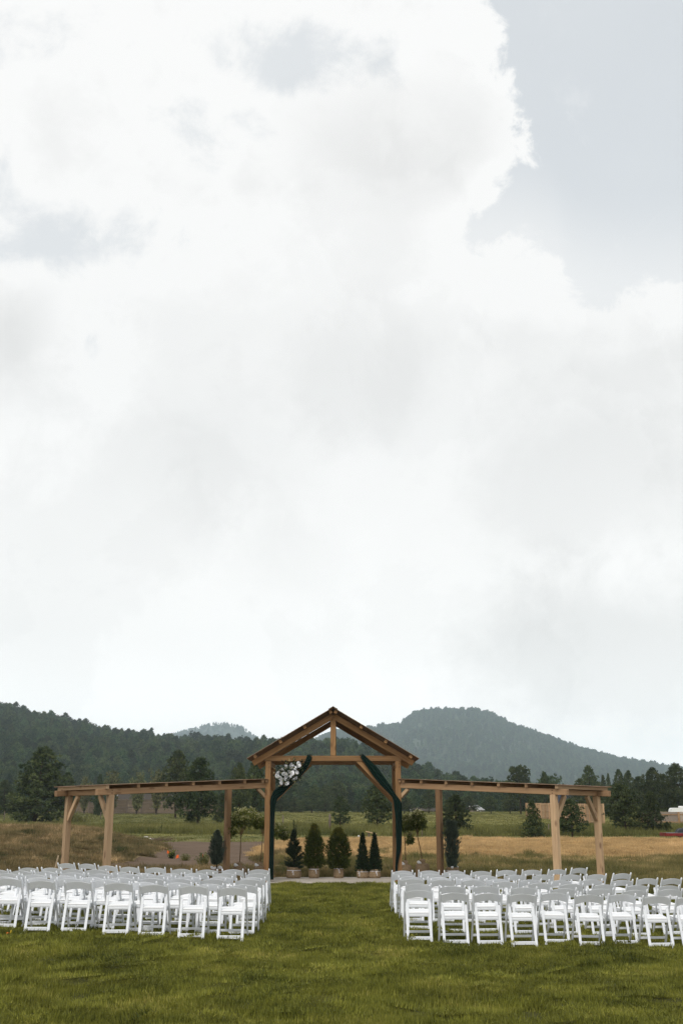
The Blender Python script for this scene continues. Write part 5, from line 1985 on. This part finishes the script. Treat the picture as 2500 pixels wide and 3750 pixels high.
# old posts of a wire fence line in the long grass
for (x, y, h, w, lab) in ((-4.66, 89.7, .97, .09, 'thin grey fence post in the long grass just right of the left drape'),
                          (-.8, 76.3, 1.18, .15, 'thick grey post beside the small meadow pine in the gate opening'),
                          (-28.9, 135, .84, .10, 'short grey post in the long grass between the left wing outer posts'),
                          (-37.2, 124, 1.05, .11, 'brown fence post beside the big bushy pine at the left edge'),
                          (12.85, 70, .66, .07, 'dark thin post in the grass left of the right wing front post'),
                          (4.64, 65.2, .48, .05, 'short pale post in the long grass between the right drape and inner post')):
    t = thing('fence_post', lab, 'post', (x, y, gz(x, y)), RNG.uniform(0, 1), 'old fence posts in the long grass')
    b = MB(); b.tube([(0, 0, -.2), (.01, 0, h * .5), (.015, .01, h)], [w * .55, w * .5, w * .46], 8)
    obj('shaft', b.mesh('shaft', M['post_wood'], True), t)
    b = MB(); b.tube([(-.02, -w * .6, h * .85), (.03, -w * .6, h * .85)], .008, 5); obj('wire_staple', b.mesh('wire_staple', M['dark_metal']), t)

# rough plank bench beyond the straw strip
bx, by = 1.72, 64.5
t = thing('plank_bench', 'rough plank bench on the mown verge behind the two small cone shrubs', 'bench', (bx, by, gz(bx, by)))
beam('plank', (bx - .34, by, gz(bx, by) + .36), (bx + .30, by, gz(bx, by) + .22), .22, .05, 'fir', t)
for dx, hh in ((-.16, .28), (.18, .2)):
    beam('leg', (bx + dx, by, gz(bx, by) - .05), (bx + dx, by, gz(bx, by) + hh), .10, .10, 'post_wood', t, up=(0, 1, 0))

x, y = 1.0, 66
t = thing('white_bag', 'small white bag lying on the verge left of the plank bench', 'bag', (x, y, gz(x, y)))
b = MB(); b.lathe([(.04, 0), (.065, .02), (.06, .06), (.03, .09), (.015, .10), (.025, .12)], 12, wob=lambda a, z: 1 + .15 * math.sin(3 * a + z * 20)); obj('sack', b.mesh('sack', M['white_bag'], True), t)
b = MB(); b.tube([(.015, 0, .095), (-.015, 0, .10)], .02, 6); obj('knot', b.mesh('knot', M['white_bag'], True), t)


def rock(x, y, s, lab, seed):
    rg = random.Random(seed)
    b = MB()
    ph = [rg.uniform(0, 6) for _ in range(3)]
    b.lathe([(s * .7, -.02), (s, s * .2), (s * .85, s * .5), (s * .4, s * .68), (s * .05, s * .7)], 10, wob=lambda a, z: 1 + .18 * math.sin(2 * a + ph[0]) + .12 * math.sin(3 * a + ph[1] + z * 8))
    o = obj('stone', b.mesh('stone', M['stone']), None, Matrix.Translation((x, y, gz(x, y))))
    tag(o, lab, 'stone', 'pale stones on the bare dirt')


rock(-11.1, 64.2, .12, 'pale stone on the dirt edge, left of the brush heap', 1)
rock(-10.3, 61.2, .17, 'longer pale stone between the small stone and the brush heap', 2)
x, y = -9.4, 59.4
t = thing('brush_heap', 'flat heap of dead brush at the top of the bare dirt', 'brush heap', (x, y, gz(x, y)))
rg = np.random.default_rng(2)
b = MB()
for i in range(110):
    a = rg.uniform(0, 6.28); p = np.array([rg.normal(0, .35), rg.normal(0, .2), abs(rg.normal(0.05, .05))]); L = rg.uniform(.15, .4)
    b.tube([p, p + np.array([math.cos(a) * L, math.sin(a) * L, rg.uniform(-.03, .1)])], [.012, .006], 4, cap=False)
obj('sticks', b.mesh('sticks', M['brush']), t)


def weed(name, lab, x, y, h, r, seed, mat='tall_blade', n=90, cat='weed'):
    rg = np.random.default_rng(seed)
    t = thing(name, lab, cat, (x, y, gz(x, y)), 0, 'weeds by the marker flags' if cat == 'weed' else None)
    c = np.stack([rg.normal(0, r * .3, n), rg.normal(0, r * .3, n), np.zeros(n)], -1)
    d = unit(np.stack([c[:, 0] / r, c[:, 1] / r, np.full(n, 1.3)], -1))
    V, tt = tufts(rg, c, d, np.full(n, h) * rg.uniform(.5, 1.1, n), 2, .06, .2)
    obj('stems', tri_mesh('stems', V, tt, M[mat]), t)
    k = n * 3
    i = rg.integers(0, n, k)
    p = c[i] + d[i] * (h * rg.uniform(.2, .95, k))[:, None]
    V, tt = leaf_quads(rg, p, d[i], np.full(k, h * .22), 1, .35, .7)
    obj('leaves', tri_mesh('leaves', V, tt, M['tree_leaf' if mat != 'tall_blade' else 'willow'], 4), t)


weed('weed_clump', 'dark green weed clump beside the leftmost orange flag', -6.45, 43.2, .32, .14, 1, 'cone_leaf')
weed('weed_clump', 'dry weed clump beside the middle orange flag', -5.75, 41.8, .24, .2, 2)
weed('weed_clump', 'olive weed clump below the orange flag nearest the blue juniper', -4.72, 39.0, .44, .15, 3)
weed('leafy_shrub', 'low tangled green bush in the long grass between the left wing outer posts', -27.0, 114, 1.0, 1.9, 4, 'tall_blade', 260, 'bush')
weed('weed_clump', 'little weed growing against the near rail of a left block chair', -2.66, 16.62, .10, .06, 5, 'cone_leaf', 14)


def flag(lab, x, y, h, s, a, mat='orange', lean=.1):
    t = thing('marker_flag', lab, 'flag', (x, y, gz(x, y)), 0, 'small orange marker flags')
    b = MB(); b.tube([(0, 0, -.1), (lean * h, 0, h)], .006, 5); obj('wire', b.mesh('wire', M['dark_metal']), t)
    b = MB()
    vs = []
    for i in range(5):
        u = i / 4
        for k, v in enumerate((0, .5, 1)):
            vs.append((lean * h + math.cos(a) * s * u, math.sin(a) * s * u + .02 * math.sin(u * 7), h - v * s * (.9 - .15 * u) - .06 * u * u))
    vs2 = [(p[0], p[1] + .003, p[2]) for p in vs]
    fs = [(i * 3 + k, (i + 1) * 3 + k, (i + 1) * 3 + k + 1, i * 3 + k + 1) for i in range(4) for k in range(2)]
    b.add(vs, fs); b.add(vs2, [f[::-1] for f in fs])
    obj('flag', b.mesh('flag', M[mat]), t)


flag('orange marker flag on the bare dirt, leftmost of the three behind the left block', -6.8, 44.0, .28, .13, .6)
flag('dull orange marker flag low in dry weeds, middle of the three', -6.0, 42.0, .20, .13, 2.6, lean=-.1)
flag('bright orange marker flag nearest the blue juniper, rightmost of the three', -4.95, 40.2, .36, .12, 1.2, lean=.02)

x, y = -4.80, 16.75
t = thing('ground_marker', 'small yellow stake with a scrap of orange tape in the lawn at left', 'marker', (x, y, gz(x, y)))
b = MB(); b.tube([(0, 0, -.03), (.012, 0, .075)], .008, 6); obj('stake', b.mesh('stake', M['yellow']), t)
b = MB(); b.add([(-.07, -.02, .02), (0, -.015, .045), (.005, .02, .03), (-.06, .03, .012), (-.05, .0, .05)], [(0, 1, 4), (1, 2, 4), (2, 3, 4), (3, 0, 4)]); obj('tape', b.mesh('tape', M['orange']), t)

x, y = -8.9, 35.3
t = thing('wooden_stake', 'pale leaning survey stake beside the left wing back post', 'stake', (x, y, gz(x, y)), .3)
b = MB(); b.box((.04, 0, .20), (.045, .02, .56), Euler((0, .2, 0)).to_matrix()); obj('shaft', b.mesh('shaft', M['stake']), t)
b = MB(); b.tube([(-.03, 0, -.12), (-.02, 0, -.06)], [.004, .022], 4); obj('point', b.mesh('point', M['stake']), t)

# ------------------------------------------------------------------ the air between here and the hills
b = MB()
b.box((0, 2650, 168), (5400, 5700, 344))
hz = obj('haze', b.mesh('haze', None) if False else b.mesh('haze', []), None, Matrix.Identity(4))
kind(hz, 'stuff')
hz['label'] = 'thin even haze filling the air out to the hills'
hz['category'] = 'haze'
mh = bpy.data.materials.new('haze_air')
mh.use_nodes = True
mh.node_tree.nodes.clear()
_w = NT(mh.node_tree)
pv = _w.n('ShaderNodeVolumePrincipled')
pv.inputs['Color'].default_value = (0.77, 0.915, 1.0, 1)
pv.inputs['Density'].default_value = HAZE_DENSITY = 0.00020
pv.inputs['Anisotropy'].default_value = 0.15
_o = _w.n('ShaderNodeOutputMaterial')
mh.node_tree.links.new(pv.outputs[0], _o.inputs['Volume'])
hz.data.materials.append(mh)
